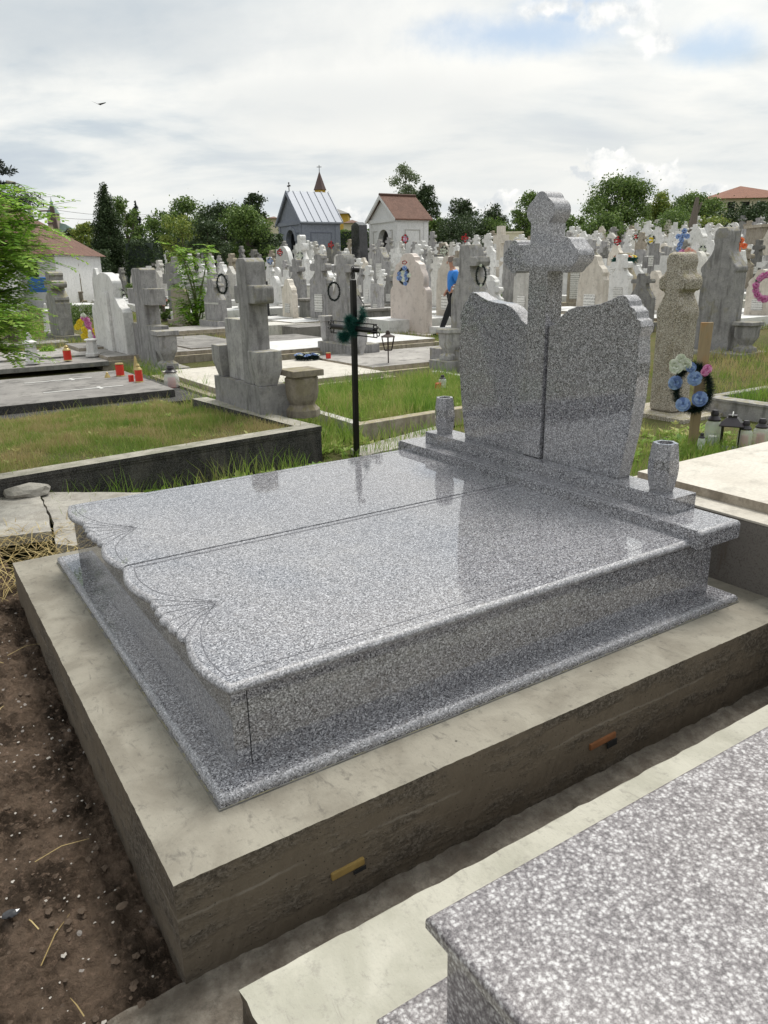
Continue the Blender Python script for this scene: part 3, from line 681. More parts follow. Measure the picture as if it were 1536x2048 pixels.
# ================================================================ broken pavers by the soil
def flat_poly(name, pix, z, th, mats, label, cat, rag=.0, group=None):
    P = [U(x, y, z) for x, y in pix]; out = []
    r = random.Random(len(label))
    for i, p in enumerate(P):
        q = P[(i+1) % len(P)]; n = max(1, int(np.linalg.norm(q-p)/.08)) if rag else 1
        for k in range(n): a = p+(q-p)*k/n; out.append((a[0]+r.uniform(-rag, rag), a[1]+r.uniform(-rag, rag)))
    ar = sum(out[i][0]*out[(i+1) % len(out)][1]-out[(i+1) % len(out)][0]*out[i][1] for i in range(len(out)))
    if ar < 0: out = out[::-1]
    c = np.mean([list(o) for o in out], 0)
    m = MB(); m.prism([(a-c[0], b-c[1]) for a, b in out], -th, 0, axis='z'); m.m = [0]*len(m.m)
    if len(mats) > 1: m.m = [1]*len(m.m); m.m[1] = 0
    o = m.build(name, mats, loc=(c[0], c[1], z)); return tag(o, label, cat, group)
flat_poly('paving_slab', [(-160, 1092), (104, 1062), (96, 1032), (78, 985), (-20, 978), (-200, 985)], -.13, .06, ['paving'], 'broken pale paving slab lying left of the tomb beyond the soil', 'paving slab', .006)
flat_poly('paving_slab', [(107, 1046), (112, 1088), (150, 1092), (300, 1060), (290, 985), (80, 984)], -.145, .06, ['paving'], 'mossy yellowish paving slab partly hidden behind the foot of the granite tomb', 'paving slab', .006)
flat_poly('paving_slab', [(700, 898), (725, 912), (860, 880), (900, 868), (880, 850)], -.27, .05, ['paving'], 'pale paving slab beside the black iron cross behind the granite tomb', 'paving slab', .01)
def rock(px, py, z, r, mt, label, name='stone'):
    p = U(px, py, z); m = MB(); bm = bmesh.new(); bmesh.ops.create_icosphere(bm, subdivisions=2, radius=1)
    rr = random.Random(int(px))
    for v in bm.verts: v.co = Vector((v.co.x*r*1.5, v.co.y*r, v.co.z*r*.55))*rr.uniform(.8, 1.15)
    me = bpy.data.meshes.new(name); bm.to_mesh(me); bm.free(); me.materials.append(MATS[mt]); o = bpy.data.objects.new(name, me); COL.objects.link(o); o.location = p; return tag(o, label, 'stone')
rock(55, 982, -.10, .10, 'paving', 'grey rubble stone lying on the broken paving slab at the left')
rock(22, 1827, -.24, .014, 'black_granite', 'small dark stone on the brown soil at lower left')
rock(245, 1812, -.24, .011, 'soil_clod', 'small brown stone lying in the brown soil left of the foundation corner')

# ================================================================ kerbed grass bed, left
KD = math.atan2(4.295-4.04, 2.62)
kb = empty('grave_kerb', (2.62, 4.295, 0), 'long blackened concrete kerb around the raised grass grave bed at left', 'grave kerb', rotz=KD)
def kprof(m, x0, x1):          # stepped face, runs along local x; outer face at y=0
    m.prism([(.012, -.36), (.012, -.055), (.004, -.050), (.004, -.038), (-.002, -.030), (-.002, 0), (.17, 0), (.17, -.36)], x0, x1)
m = MB(); kprof(m, -4.6, 0)
m.m = [0]*len(m.f); 
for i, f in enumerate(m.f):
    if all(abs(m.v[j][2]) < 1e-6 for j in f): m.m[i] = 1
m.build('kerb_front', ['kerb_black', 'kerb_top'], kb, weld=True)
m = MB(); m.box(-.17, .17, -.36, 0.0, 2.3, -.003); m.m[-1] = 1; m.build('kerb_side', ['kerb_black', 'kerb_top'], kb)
o = MB().prism([(.16, -.3), (.16, -.045), (1.2, -.06), (3.45, -.175), (3.45, -.3)], -4.6, -.15).build('grave_bed', 'ground_earth', loc=(2.62, 4.295, 0), rotz=KD); tag(o, kind='structure')
# grass bed in the middle (kerbs)
kb2 = empty('grave_kerb', (3.3, 4.78, 0), 'low pale concrete kerb around the bright green grass bed behind the iron cross', 'grave kerb')
m = MB(); m.box(0, 0, -.33, 3.1, .13, -.15); m.build('kerb_front', 'concrete_brown', kb2, bevel=.006).rotation_euler.z = .07
m = MB(); m.box(0, .13, -.33, .11, 2.9, -.155); m.build('kerb_side', 'concrete_pale', kb2, bevel=.006)
m = MB(); m.box(3.0, .35, -.33, 3.12, 2.9, -.15); m.build('kerb_side', 'concrete_pale', kb2, bevel=.006)
tag(MB().box(.1, .12, -.3, 3.0, 2.9, -.2).build('grave_bed', 'ground_earth', loc=(3.3, 4.78, 0)), kind='structure')
# right kerb in front of the big concrete stone
k3 = U(1404, 795, -.16)
kb3 = empty('grave_kerb', (k3[0], k3[1], 0), 'grey concrete kerb with a lipped rim in front of the sunlit grass bed at right', 'grave kerb')
m = MB(); m.box(0, -4, -.36, .16, 0, -.17); m.box(-.02, -4.02, -.17, .18, .02, -.145); m.build('kerb_front', 'concrete_grey', kb3)
m = MB(); m.box(.18, -.1, -.36, 4, .02, -.15); m.build('kerb_side', 'concrete_grey', kb3)
tag(MB().box(.14, -4, -.34, 4, -.08, -.2).build('grave_bed', 'ground_earth', loc=(k3[0], k3[1], 0)), kind='structure')

# ================================================================ flat grave slabs
def slab(P, du, dv, th, mt, label, step=0, cross=None, side=None, grp='flat grave slabs'):
    """P = near head-side top corner; the slab runs towards the foot (-u) and away (+v)"""
    o = empty('grave_slab', (P[0], P[1], P[2]), label, 'grave slab', grp)
    MB().box(-du, 0, -th, 0, dv, 0, 1, top=0).build('cover', [mt, side or mt], o, bevel=.004, seg=1)
    if step: MB().box(-du-step, -step, -th-.25, step, dv+step, -th).build('step', side or mt, o)
    for (a, b, L) in cross or []:
        m = MB(); m.box(-a-L, b, .002, -a, b+.045, .006); m.box(-a-L*.28-.045, b-.09, .0025, -a-L*.28, b+.135, .0055); m.build('inlaid_cross', 'plaque_white', o)
    return o
slab((2.52, 8.08, -.10), 4.4, 2.6, .10, 'slab_grey', 'wide weathered grey grave slab at left with red grave candles and two inlaid crosses', .35, [(.6, 1.9, .9), (.45, .75, 1.0)], 'kerb_black')
q = U(218, 722, -.12); slab((q[0], q[1], -.12), 4.6, 1.1, .08, 'slab_grey', 'narrow grey grave slab with one inlaid cross directly beyond the wide candle slab', 0, [(.55, .45, .9)], 'concrete_dark')
q = U(213, 708, -.12); slab((q[0], q[1], -.10), 4.8, 1.7, .09, 'slab_grey', 'grey grave slab at left carrying two small white hexagonal posts', 0, [(1.1, .5, .9)], 'concrete_dark')
q = U(155, 690, -.12); slab((q[0], q[1]+.8, -.10), 4.8, 1.4, .12, 'slab_grey', 'worn grey grave slab partly hidden by the leafy branches at left', .1, None, 'concrete_dark')
slab((5.52, 7.75, -.10), 2.55, 2.35, .07, 'slab_cream', 'broad cream grave slab with a blue flower wreath behind the shouldered concrete cross', .14, [(.95, 1.2, 1.1)], 'concrete_brown')
# ================================================================ gravestones
HP = {  # half profiles: (half width, height) from the base up, both 0..1
 'orthodox': [(1, 0), (1, .50), (.93, .53), (1.0, .56), (.98, .60), (.62, .655), (.42, .71), (.38, .745), (.78, .745), (.90, .765), (.94, .80), (.90, .835), (.78, .86), (.38, .86), (.36, .92), (.44, .945), (.40, .98), (.2, 1)],
 'plain': [(.36, 0), (.36, .60), (1, .60), (1, .79), (.36, .79), (.36, 1)],
 'round': [(1, 0), (1, .62)]+[(math.cos(a), .62+.38*math.sin(a)) for a in (.3, .6, .9, 1.2)]+[(0.05, 1)],
 'ogee': [(1, 0), (1, .60), (.86, .66), (.92, .72), (.80, .78), (.55, .84), (.40, .91), (.30, .98), (.1, 1)],
 'peaked': [(1, 0), (1, .78), (.5, .89), (.06, 1)],
 'shoulder': [(1, 0), (1, .44), (.42, .44), (.40, .64), (1.0, .64), (1.0, .80), (.42, .80), (.42, .98), (.3, 1)],
 'bell': [(1, 0), (1, .50), (.97, .545), (.90, .575), (.82, .585), (.85, .62), (.86, .68), (.80, .75), (.70, .80), (.66, .86), (.56, .88), (.42, .90), (.38, .92), (.38, .955), (.30, .965), (.26, .99), (.12, 1)],
 'cone': [(1, 0), (1, .50), (.90, .55), (.55, .68), (.42, .76), (.40, .80), (.85, .80), (.92, .84), (.85, .885), (.42, .885), (.40, .95), (.28, 1)],
 'lobed': [(1, 0), (1, .58), (1.1, .61), (1.12, .65), (.95, .68), (.60, .74), (.55, .765), (.95, .765), (1.12, .79), (1.14, .83), (1.0, .86), (.62, .875), (.58, .90), (.66, .935), (.62, .975), (.35, 1)],
 'blunt': [(1, 0), (1, .90), (.9, .96), (.7, 1)],
 'arch': [(1, 0), (1, .56), (.95, .60), (.80, .63), (.66, .70), (.58, .72), (.58, .86)]+[(.58*math.cos(a), .86+.14*math.sin(a)) for a in (.35, .7, 1.05, 1.35)]+[(.03, 1)],
 'sail': [(1, 0), (1, .45), (.92, .62), (.75, .80), (.5, .93), (.2, 1)],
 'big': [(1, 0), (1, .60), (.98, .645), (1.08, .655), (1.06, .69), (.78, .735), (.52, .79), (.42, .83), (.40, .87), (.46, .90), (.42, .97), (.25, 1)],
 'obelisk': [(1, 0), (.86, .94), (0.05, 1)],
}
def stele(kind, W_, T_, H_, z0=0., mt=None, parent=None, bevel=0., name='stele', y0=0., x0=0.):
    hp = HP[kind]; k = max(a for a, b in hp); w2 = W_/2
    if T_ is None: T_ = .12
    R = [(y0+w2+a/k*w2, z0+b*H_) for a, b in hp]; L = [(y0+w2-a/k*w2, z0+b*H_) for a, b in hp[::-1]]
    m = MB(); m.prism(R+L, x0, x0+T_)
    return m.build(name, mt, parent, bevel=bevel, seg=1)
def bowl_vase(m, x, y, z, r, h, sq=True):
    n = 4 if sq else 12; k = 1.30 if sq else 1
    m.lathe([(r*.75*k, 0), (r*.75*k, h*.14), (r*.42*k, h*.22), (r*.60*k, h*.36), (r*.78*k, h*.5), (r*.80*k, h*.86), (r*1.0*k, h*.88), (r*1.0*k, h)], (x, y, z), n)
NEAR = []
def gravestone(kind, mt, xl, xm, xr, yb, yt, label, bh=.0, bext=.12, plaque=None, vases=0, vmat=None, bevel=.006, P=None, wmin=None, tmin=.1, cat='gravestone', lean=0., extra=None, vh=.42, name='gravestone', pmat='plaque_white', grp=None):
    """corner pixel (xm, yb); near corner of the stone, face to -u, width along +v, thickness along +u"""
    if P is None: P = G(xm, yb)
    P = np.array(P, float)
    W_ = along(P, VD, xl) if xl is not None else wmin
    T_ = max(tmin, min(.5, along(P, UD, xr))) if xr is not None else tmin
    if wmin: W_ = max(W_, wmin)
    W_ = min(W_, 2.2)
    H_ = zat(P, yt)-P[2]
    NEAR.append((P[0], P[1]+W_/2, max(W_, .8)))
    o = empty(name, tuple(P), label, cat, grp); o.rotation_euler = (lean, 0, random.uniform(-.03, .03))
    if bh: MB().box(-bext, -bext*1.2, -.1, T_+bext, W_+bext*1.2, bh).build('base', mt, o, bevel=min(bevel*1.5, .01), seg=1)
    else: pass
    st = stele(kind, W_, T_, H_-bh, bh, mt, o, bevel)
    for (a, b, c, d) in plaque or []:            # fractions of width/height: centre, size
        MB().box(-.012, W_*(a-c/2), bh+(H_-bh)*(b-d/2), -.001, W_*(a+c/2), bh+(H_-bh)*(b+d/2)).build('plaque', pmat, o)
    for s in ([] if not vases else ([-1] if vases == 1 else [-1, 1])):
        m = MB(); bowl_vase(m, T_*.3-.05, -.20 if s < 0 else W_+.20, 0. if not bh else bh*.0, .14, vh+bh*.5); m.build('vase', vmat or mt, o, bevel=.004, seg=1)
    return o, P, W_, T_, H_
# --- first row (same line as the new tomb), from near to far
o, P, W_, T_, H_ = gravestone('shoulder', 'concrete_grey', 452, 524, 547, 822, 520, 'tall weathered grey concrete cross with square shoulders and cracked stele beyond the kerbed grass bed', bh=0, P=U(515, 826, -.02), bevel=.008)
for c in list(o.children): bpy.data.objects.remove(c)
P = U(524, 836, -.03); o.location = P; o.rotation_euler = (0, 0, .0)
vy = lambda x, z, uo=0.: along(P+np.array([uo, 0, z]), VD, x)
hz_ = lambda y, yo=.4: zat(P+VD*yo, y)-P[2]
bz = hz_(775, 0); MB().box(0, 0, -.3, .32, vy(431, .1), bz).build('base', 'concrete_grey', o, bevel=.006)
yn = vy(503, 1., .05); yf = yn+.24; zs_ = hz_(641, yf); za, zb2, H_ = hz_(608, yn), hz_(571, yn), hz_(519, yn)
ys = vy(451, 1., .09); ya, yb3 = vy(534, 1.3, .02), vy(465, 1.3, .02); tp_ = (ya, yb3)
MB().prism([(yn+.03, bz), (ys-.01, bz), (ys+.02, zs_), (yn+.03, zs_)], .07, .20).build('stele', 'concrete_grey', o, bevel=.008)
MB().prism([(yn, bz), (yf, bz), (yf, za), (yb3-.02, za), (yb3, za+.03), (yb3, zb2-.03), (yb3-.02, zb2), (yf+.01, zb2), (yf+.01, H_-.02), (yf-.05, H_+.015), (yn+.05, H_+.015), (yn, H_-.02), (yn, zb2), (ya+.02, zb2), (ya, zb2-.03), (ya, za+.03), (ya+.02, za), (yn, za)], .02, .22).build('cross', 'concrete_grey', o, bevel=.012)
for yy in (max(0, yn-.30), ys+.02):
    m = MB(); m.v = [(.02, yy+.03, bz), (.2, yy+.03, bz), (.2, yy+.15, bz), (.02, yy+.15, bz), (-.02, yy-.02, bz+.17), (.24, yy-.02, bz+.17), (.24, yy+.20, bz+.17), (-.02, yy+.20, bz+.17), (-.02, yy-.02, bz+.33), (.24, yy-.02, bz+.33), (.24, yy+.20, bz+.33), (-.02, yy+.20, bz+.33)]
    m.f = [(3, 2, 1, 0), (0, 1, 5, 4), (1, 2, 6, 5), (2, 3, 7, 6), (3, 0, 4, 7), (4, 5, 9, 8), (5, 6, 10, 9), (6, 7, 11, 10), (7, 4, 8, 11), (8, 9, 10, 11)]; m.m = [0]*10
    m.build('flower_pot', 'concrete_grey', o, bevel=.006)
vv = empty('stone_vase', (P[0]+.42, P[1]-.05, P[2]-.02), 'squat weathered stone vase with square lid at the right foot of the shouldered grey cross', 'vase')
m = MB(); m.lathe([(.17, 0), (.17, .07), (.12, .12), (.15, .17), (.165, .24), (.165, .38), (.15, .385), (.15, .40)], n=8); m.box(-.165, -.165, .40, .165, .165, .46); m.build('vase_body', 'concrete_brown', vv, bevel=.006)
for i, (dx, dy, r) in enumerate(((-.35, .1, .05),)):
    pass
o, P, W_, T_, H_ = gravestone('shoulder', 'concrete_grey', 268, 316, 327, 742, 535, 'tall grey concrete cross with dark stained post standing behind the red grave candles', bh=.0, tmin=.26, bevel=.008)
MB().box(-.15, -.35, -.2, .45, W_+.15, .06).build('base', 'concrete_grey', o)
m = MB(); bowl_vase(m, .10, -.28, .06, .20, .62); m.build('vase', 'concrete_grey', o, bevel=.005, seg=1)
o, P, W_, T_, H_ = gravestone('arch', 'marble_white', 200, 258, 271, 727, 544, 'white marble double headstone with a tall round arch and stepped wings at left', bh=0, bevel=.008, tmin=.17)
stele('blunt', W_*.16, .05, H_*.78, 0, 'marble_white', o, .003, 'pilaster', W_*.36, -.051)
gravestone('orthodox', 'concrete_dark', 103, 122, 138, 682, 543, 'lichen covered dark stone cross seen nearly edge on beside the leafy branches', bh=.12, tmin=.32)
gravestone('round', 'marble_cream', 113, 131, 140, 603, 521, 'cream marble round headed stone just left of the yellowed tall stele', bh=.14, tmin=.15)
gravestone('orthodox', 'marble_white', 133, 146, 151, 568, 517, 'slim white stone cross before the dark hedge, left of the brown pillar stone', bh=.1)
gravestone('orthodox', 'concrete_brown', 150, 160, 168, 607, 512, 'brown lichened pillar stone with cross top between two white headstones', bh=.12, vases=1)
gravestone('ogee', 'marble_cream', 176, 186, 192, 577, 509, 'tall cream headstone with scrolled top standing alone before the dark hedge', bh=.08)
gravestone('ogee', 'marble_white', 192, 206, 212, 622, 536, 'pointed white marble stone with a small cross immediately left of the arched double headstone', bh=.08)
gravestone('orthodox', 'concrete_dark', 222, 238, 244, 567, 509, 'dark ornate stone cross on shoulders below the columnar thuja', bh=.2, vases=1)
gravestone('cone', 'concrete_grey', 246, 262, 269, 562, 513, 'grey stone cross with rusty iron mark right of the thuja foot', bh=.15)
gravestone('blunt', 'concrete_grey', 268, 277, 281, 577, 508, 'narrow plain grey stone slab between ornate crosses below the hedge', bh=.1)
gravestone('orthodox', 'marble_white', 296, 308, 313, 546, 499, 'white marble cross headstone in front of the round clipped hedge', bh=.12)
gravestone('plain', 'marble_white', 319, 328, 331, 522, 484, 'clean white cross standing above the others just left of the bright sapling', bh=.08, tmin=.2)
o, P, W_, T_, H_ = gravestone('plain', 'concrete_grey', 334, 356, 364, 640, 525, 'grey concrete cross rising behind a plain slanted slab left of the green sapling', tmin=.25, bh=.15)
gravestone('blunt', 'concrete_brown', 348, 376, 384, 650, 577, 'plain brownish slab headstone leaning in front of a grey cross', bh=.1, tmin=.1)
gravestone('cone', 'concrete_grey', 415, 443, 450, 665, 558, 'grey concrete cross stone with white name strip and dark wreath in the middle distance', bh=.28, plaque=[(.5, .42, .9, .05)], tmin=.2)
gravestone('peaked', 'concrete_pale', 455, 471, 479, 612, 532, 'pale pointed headstone peeping out left of the big shouldered concrete cross', bh=.1)
gravestone('orthodox', 'concrete_grey', 582, 605, 613, 628, 517, 'grey brown stone cross with curved shoulders before the white slab tomb', bh=.12, tmin=.2)
gravestone('cone', 'concrete_grey', 667, 708, 724, 722, 508, 'tall grey stone cross with yellow lichen directly behind the black iron cross', bh=.30, bext=.2, vases=2, tmin=.2, vh=.6)
gravestone('bell', 'marble_pink', 780, 853, 864, 672, 505, 'polished pinkish white marble headstone of stacked curves with a blue flower wreath', bh=.05, bext=.16, tmin=.14)
gravestone('obelisk', 'black_granite', 704, 722, 727, 556, 443, 'tall black granite pillar rising between the two chapels', bh=.14, bext=.22, tmin=.5)
gravestone('ogee', 'concrete_grey', 747, 770, 782, 590, 494, 'ornate grey stone with two white plaques and urns left of the pink marble headstone', bh=.42, bext=.16, plaque=[(.5, .36, .5, .42)], vases=2, tmin=.25)
gravestone('orthodox', 'marble_white', 833, 851, 858, 546, 481, 'white marble cross with a dark wreath just above the pink headstone', bh=.1)
gravestone('orthodox', 'concrete_dark', 862, 880, 888, 602, 508, 'dark grey stone with framed pale plaque left of the man in blue', bh=.3, plaque=[(.5, .28, .4, .34)], tmin=.25)
gravestone('cone', 'concrete_grey', 900, 952, 975, 752, 488, 'large lichen stained grey cross headstone partly hidden by the left tablet of the new tomb', bh=.38, bext=.22, vases=0, tmin=.26)
gravestone('blunt', 'concrete_grey', 1003, 1022, 1036, 618, 480, 'tall plain grey concrete stele just left of the granite cross', bh=.0, tmin=.3)
gravestone('plain', 'marble_cream', 984, 1006, 1016, 560, 451, 'broad pinkish plain cross above the stones left of the granite cross', tmin=.3, bh=.5)
gravestone('plain', 'black_granite', 966, 974, 976, 580, 517, 'small thin black iron cross among the pale stones right of the man', tmin=.1)
gravestone('blunt', 'concrete_brown', 1132, 1160, 1168, 612, 536, 'squat stone with long cream plaque under the right arm of the granite cross', bh=.1, plaque=[(.45, .5, .62, .8)], tmin=.2)
gravestone('orthodox', 'concrete_pale', 1164, 1190, 1200, 610, 520, 'grey stone with two stacked white plaques right of the granite cross arm', bh=.55, plaque=[(.5, .3, .6, .4)], tmin=.25)
gravestone('plain', 'concrete_dark', 1198, 1212, 1216, 545, 495, 'dark mossy small stone cross right of the granite cross', tmin=.2, bh=.1)
gravestone('cone', 'concrete_brown', 1213, 1256, 1270, 625, 505, 'tan cone shouldered cross stone draped with a white and orange flower wreath', bh=.2, tmin=.24)
gravestone('plain', 'concrete_grey', 1278, 1312, 1320, 610, 486, 'broad grey cross with a square white plaque on its centre', tmin=.2, plaque=[(.5, .72, .28, .17)])
gravestone('round', 'marble_white', 1262, 1284, 1292, 585, 529, 'white round headed stone with a black lantern beside the tan cone stone', bh=.08)
o, P, W_, T_, H_ = gravestone('lobed', 'pebbledash', 1292, 1347, 1376, 828, 503, 'huge beige pebble dashed cross stele with rounded lobes and ochre lichen behind the right tablet', bh=0, tmin=.3, P=G(1347, 828), bevel=.03)
MB().box(-.22, -.30, -.2, .52, W_+.3, .0).build('base', 'pebbledash', o, bevel=.01)
gravestone('round', 'concrete_pale', 1367, 1396, 1406, 648, 502, 'grey inscribed round topped marble with praying figure left of the big concrete stone', bh=.1, tmin=.18)
o, P, W_, T_, H_ = gravestone('big', 'concrete_grey', 1384, 1455, 1478, 705, 452, 'very tall bare concrete stele with curved shoulders at right', bh=0, bext=.25, tmin=.3, bevel=.015)
MB().box(-.3, -.42, -.25, .5, W_+.42, .02).build('base', 'concrete_grey', o, bevel=.008, seg=1)
for yy in (-.24, W_+.2):
    m = MB(); bowl_vase(m, .12, yy, .02, .20, .5); m.build('vase', 'concrete_grey', o, bevel=.006, seg=1)
gravestone('plain', 'marble_white', 1336, 1348, 1353, 520, 444, 'bright white cross on flared foot standing above the right hand stones', tmin=.2, bh=.3)
gravestone('plain', 'marble_white', 1446, 1464, 1470, 505, 449, 'white wide armed cross with a flower bunch below the brown roofed house', tmin=.2)
gravestone('plain', 'marble_white', 1247, 1255, 1259, 498, 456, 'white cross next to the small red wreath right of the granite cross', tmin=.15)
gravestone('plain', 'marble_white', 1213, 1224, 1228, 500, 459, 'short white cross below the big round tree', tmin=.15)
gravestone('ogee', 'marble_white', 1462, 1480, 1487, 600, 500, 'slender white stone carrying an orange flower cross right of the tall concrete stele', bh=.1, tmin=.15)
gravestone('ogee', 'marble_white', 1452, 1478, 1487, 540, 470, 'white gabled headstone with little cross on top near the right edge', bh=.1, tmin=.2)
gravestone('ogee', 'marble_white', 1380, 1402, 1412, 520, 456, 'white carved headstone with curved shoulders right of the blue flower cross', bh=.1, tmin=.2)
gravestone('orthodox', 'concrete_dark', 1494, 1514, 1522, 575, 478, 'grey stone with black cross and white lettered plate at the right', bh=.25, plaque=[(.5, .24, .7, .18)], tmin=.2)
gravestone('peaked', 'marble_cream', 1515, 1534, 1548, 565, 455, 'cream columned headstone cut by the right edge of the photo', bh=.2, tmin=.3)
gravestone('sail', 'marble_white', 551, 582, 588, 565, 491, 'white sail shaped curved headstone below the grey chapel', bh=.06, tmin=.25)
gravestone('orthodox', 'marble_white', 596, 612, 618, 600, 469, 'very tall white marble cross with green wreath right of the sail shaped stone', bh=.2, tmin=.25)
gravestone('round', 'marble_white', 604, 626, 634, 575, 520, 'broad white block headstone in front of the grey chapel corner', bh=.1, tmin=.2)
gravestone('round', 'marble_cream', 637, 650, 655, 545, 489, 'pale pink arched stone at the foot of the grey chapel side wall', bh=.05, tmin=.15)
gravestone('plain', 'marble_white', 447, 458, 461, 548, 481, 'bright white cross with a broad post left of the dark tree mass', tmin=.2, bh=.2)
gravestone('ogee', 'marble_white', 417, 425, 429, 528, 478, 'slim white pointed stone behind the top of the green sapling', tmin=.2, bh=.1)
gravestone('orthodox', 'concrete_pale', 491, 502, 507, 530, 474, 'small pale cross stone in front of the dark shrubs', tmin=.2, bh=.1)
# wide low tombs in the middle distance
def lowtomb(mt, xl, xm, xr, yb, yt, label, P=None, grp='low box tombs'):
    P = G(xm, yb) if P is None else P; W_ = min(4, along(P, VD, xl)); T_ = min(6, along(P, UD, xr)); H_ = zat(P, yt)-P[2]
    o = empty('box_tomb', tuple(P), label, 'tomb', grp)
    MB().box(0, 0, -.2, T_, W_, H_-.07).build('body', mt[0], o); MB().box(-.05, -.05, H_-.07, T_+.05, W_+.05, H_).build('cover_slab', mt[1], o, bevel=.01, seg=1)
    NEAR.append((P[0]+T_/2, P[1]+W_/2, max(W_, T_))); return o
lowtomb(('concrete_pale', 'slab_white'), 522, 536, 645, 610, 571, 'long white topped grey tomb in front of the sail shaped stone')
lowtomb(('concrete_grey', 'slab_grey'), 600, 614, 700, 640, 597, 'low grey box tomb right of the brown cross stone')
lowtomb(('concrete_dark', 'slab_grey'), 724, 735, 786, 655, 618, 'dark low tomb between the iron cross and the pink headstone')
lowtomb(('slab_white', 'slab_white'), 120, 140, 196, 640, 610, 'long white walled grave bed before the hedge at left')
# slabs farther
for i, (xc, yc, du, dv, mt, lb, st) in enumerate((
    (660, 690, 3.0, 1.6, 'slab_grey', 'striped grey grave slab beyond the blue flower wreath', .1),
    (655, 705, 1.7, 1.0, 'slab_white', 'bright white polished grave slab left of the black iron cross', .05),
    (528, 705, 3.0, 1.6, 'slab_grey', 'pale grey grave slab left of the shouldered concrete cross', .12),
    (1060, 720, 3.2, 2.0, 'slab_grey', 'pale grey grave slab behind the iron lantern', .12),
    (870, 690, 3.5, 1.8, 'slab_white', 'white grave slab in front of the pink marble headstone', .1),
    (850, 640, 4, 1.4, 'slab_white', 'white topped grave slab left of the walking man', .1),
    (1500, 640, 2.5, 1.5, 'slab_white', 'stepped white grave slab behind the right stone vase', .12),
    (585, 660, 3, 1.5, 'slab_grey', 'sunken grey grave slab before the brown cross stone', .1),
    (450, 690, 3, 1.3, 'slab_grey', 'pale flat slab left of the plaque cross', .1))):
    P = G(xc, yc); P[2] += .14; slab(P, du, dv, .07, mt, lb, st, side='concrete_brown')
# side vases and plinth of the hidden grave at 900,750
P = G(893, 752)
o = empty('stone_vase', tuple(P), 'grey stone bowl vase on a square plinth left of the lichen stained cross headstone', 'vase')
MB().box(-.15, -.2, -.1, .55, .25, .24).build('plinth', 'concrete_grey', o, bevel=.005, seg=1)
m = MB(); bowl_vase(m, .1, .05, .24, .17, .46); m.build('vase_body', 'concrete_grey', o, bevel=.005, seg=1)
# white hexagonal posts on the slab at left
for i, (px, py, pt, lb) in enumerate(((66, 727, 680, 'small white hexagonal marble post with knob on the grey slab, left one of the pair'), (186, 712, 676, 'small white hexagonal marble post beside the pink and yellow flowers, right one of the pair'), (98, 665, 618, 'white marble post behind the leafy branches, farther back than the pair'))):
    P = U(px, py, -.10) if i < 2 else G(px, py); h = zat(P, pt)-P[2]; o = empty('marble_post', tuple(P), lb, 'post', 'white marble posts')
    m = MB(); m.lathe([(.13, 0), (.13, .05), (.11, .06), (.09, h*.84), (.125, h*.86), (.125, h*.92), (.05, h)], n=6); m.build('post', 'marble_white', o)
    m = MB(); m.lathe([(.03, h), (.045, h+.04), (.03, h+.09), (.035, h+.12), (.01, h+.15)], n=8); m.build('finial', 'marble_white', o, smooth=True)

# --- the far field: individuals copied from a dozen prototypes
KINDS = [('orthodox', 'marble_white', 'white marble cross headstone', .75, .18, 1.7), ('plain', 'marble_white', 'plain white marble cross', .75, .16, 1.6), ('orthodox', 'concrete_grey', 'grey stone cross headstone', .8, .2, 1.75),
 ('cone', 'concrete_dark', 'dark weathered cross stone', .75, .2, 1.6), ('round', 'marble_white', 'white round headed stone', .8, .15, 1.25), ('ogee', 'marble_cream', 'cream scroll topped stone', .75, .18, 1.5),
 ('orthodox', 'concrete_brown', 'brownish lichened cross stone', .75, .2, 1.7), ('peaked', 'concrete_pale', 'pale gabled stone', .7, .2, 1.4), ('blunt', 'concrete_grey', 'grey slab stone with plaque', .7, .2, 1.3), ('lobed', 'concrete_pale', 'pale lobed cross stone', .7, .2, 1.65), ('ogee', 'marble_white', 'white curved headstone', .8, .16, 1.5), ('shoulder', 'concrete_grey', 'grey shouldered cross', .7, .22, 1.55), ('plain', 'black_granite', 'black granite cross', .6, .12, 1.4)]
PROTO = []
for (k, mt, lb, w0, t0, h0) in KINDS:
    o = empty('gravestone', (0, 0, 0), lb, 'gravestone')
    MB().box(-.12, -.14, -.4, t0+.12, w0+.14, .22).build('base', mt, o)
    stele(k, w0, t0, h0-.22, .22, mt, o)
    if k in ('orthodox', 'peaked', 'blunt', 'ogee', 'cone') and mt != 'black_granite': MB().box(-.02, w0*.28, .38, -.002, w0*.72, h0*.46).build('plaque', 'plaque_white', o)
    MB().box(-2.1, -.2, -.4, -.125, w0+.2, random.uniform(.12, .3)).build('cover_slab', random.choice(['slab_grey', 'slab_white', 'concrete_pale', 'concrete_grey']) if mt != 'marble_white' else 'slab_white', o)
    PROTO.append(o)
far = []; used = set(); px_ = lambda x, y: PX((x, y, gz(x, y)))[0]
rr = random.Random(21)
u = 9.0
while u < 66:
    v = -14+rr.uniform(0, 1)
    while v < 75:
        v += rr.choice([1.05, 1.2, 1.35, 1.6]); x = u+rr.uniform(-.15, .15); y = v
        dx, dy = x-CAM[0], y-CAM[1]; d = math.hypot(dx, dy)
        if dx*_cy+dy*_sy < 5: continue
        if d < 17.5 or d > (60 if px_(x, y) < 900 else 66): continue
        px = PX((x, y, gz(x, y)))[0]
        if px < 60 or px > 1600: continue
        if px < 330 and d > 44: continue
        if px < 115 and d > 33: continue
        if any((x-a)**2+(y-b)**2 < (c*.5+.5)**2 for a, b, c in NEAR): continue
        if d > 56 and 530 < px < 870: continue
        if rr.random() < .05: continue
        far.append((d, x, y, px))
    u += 2.3
far.sort(); 
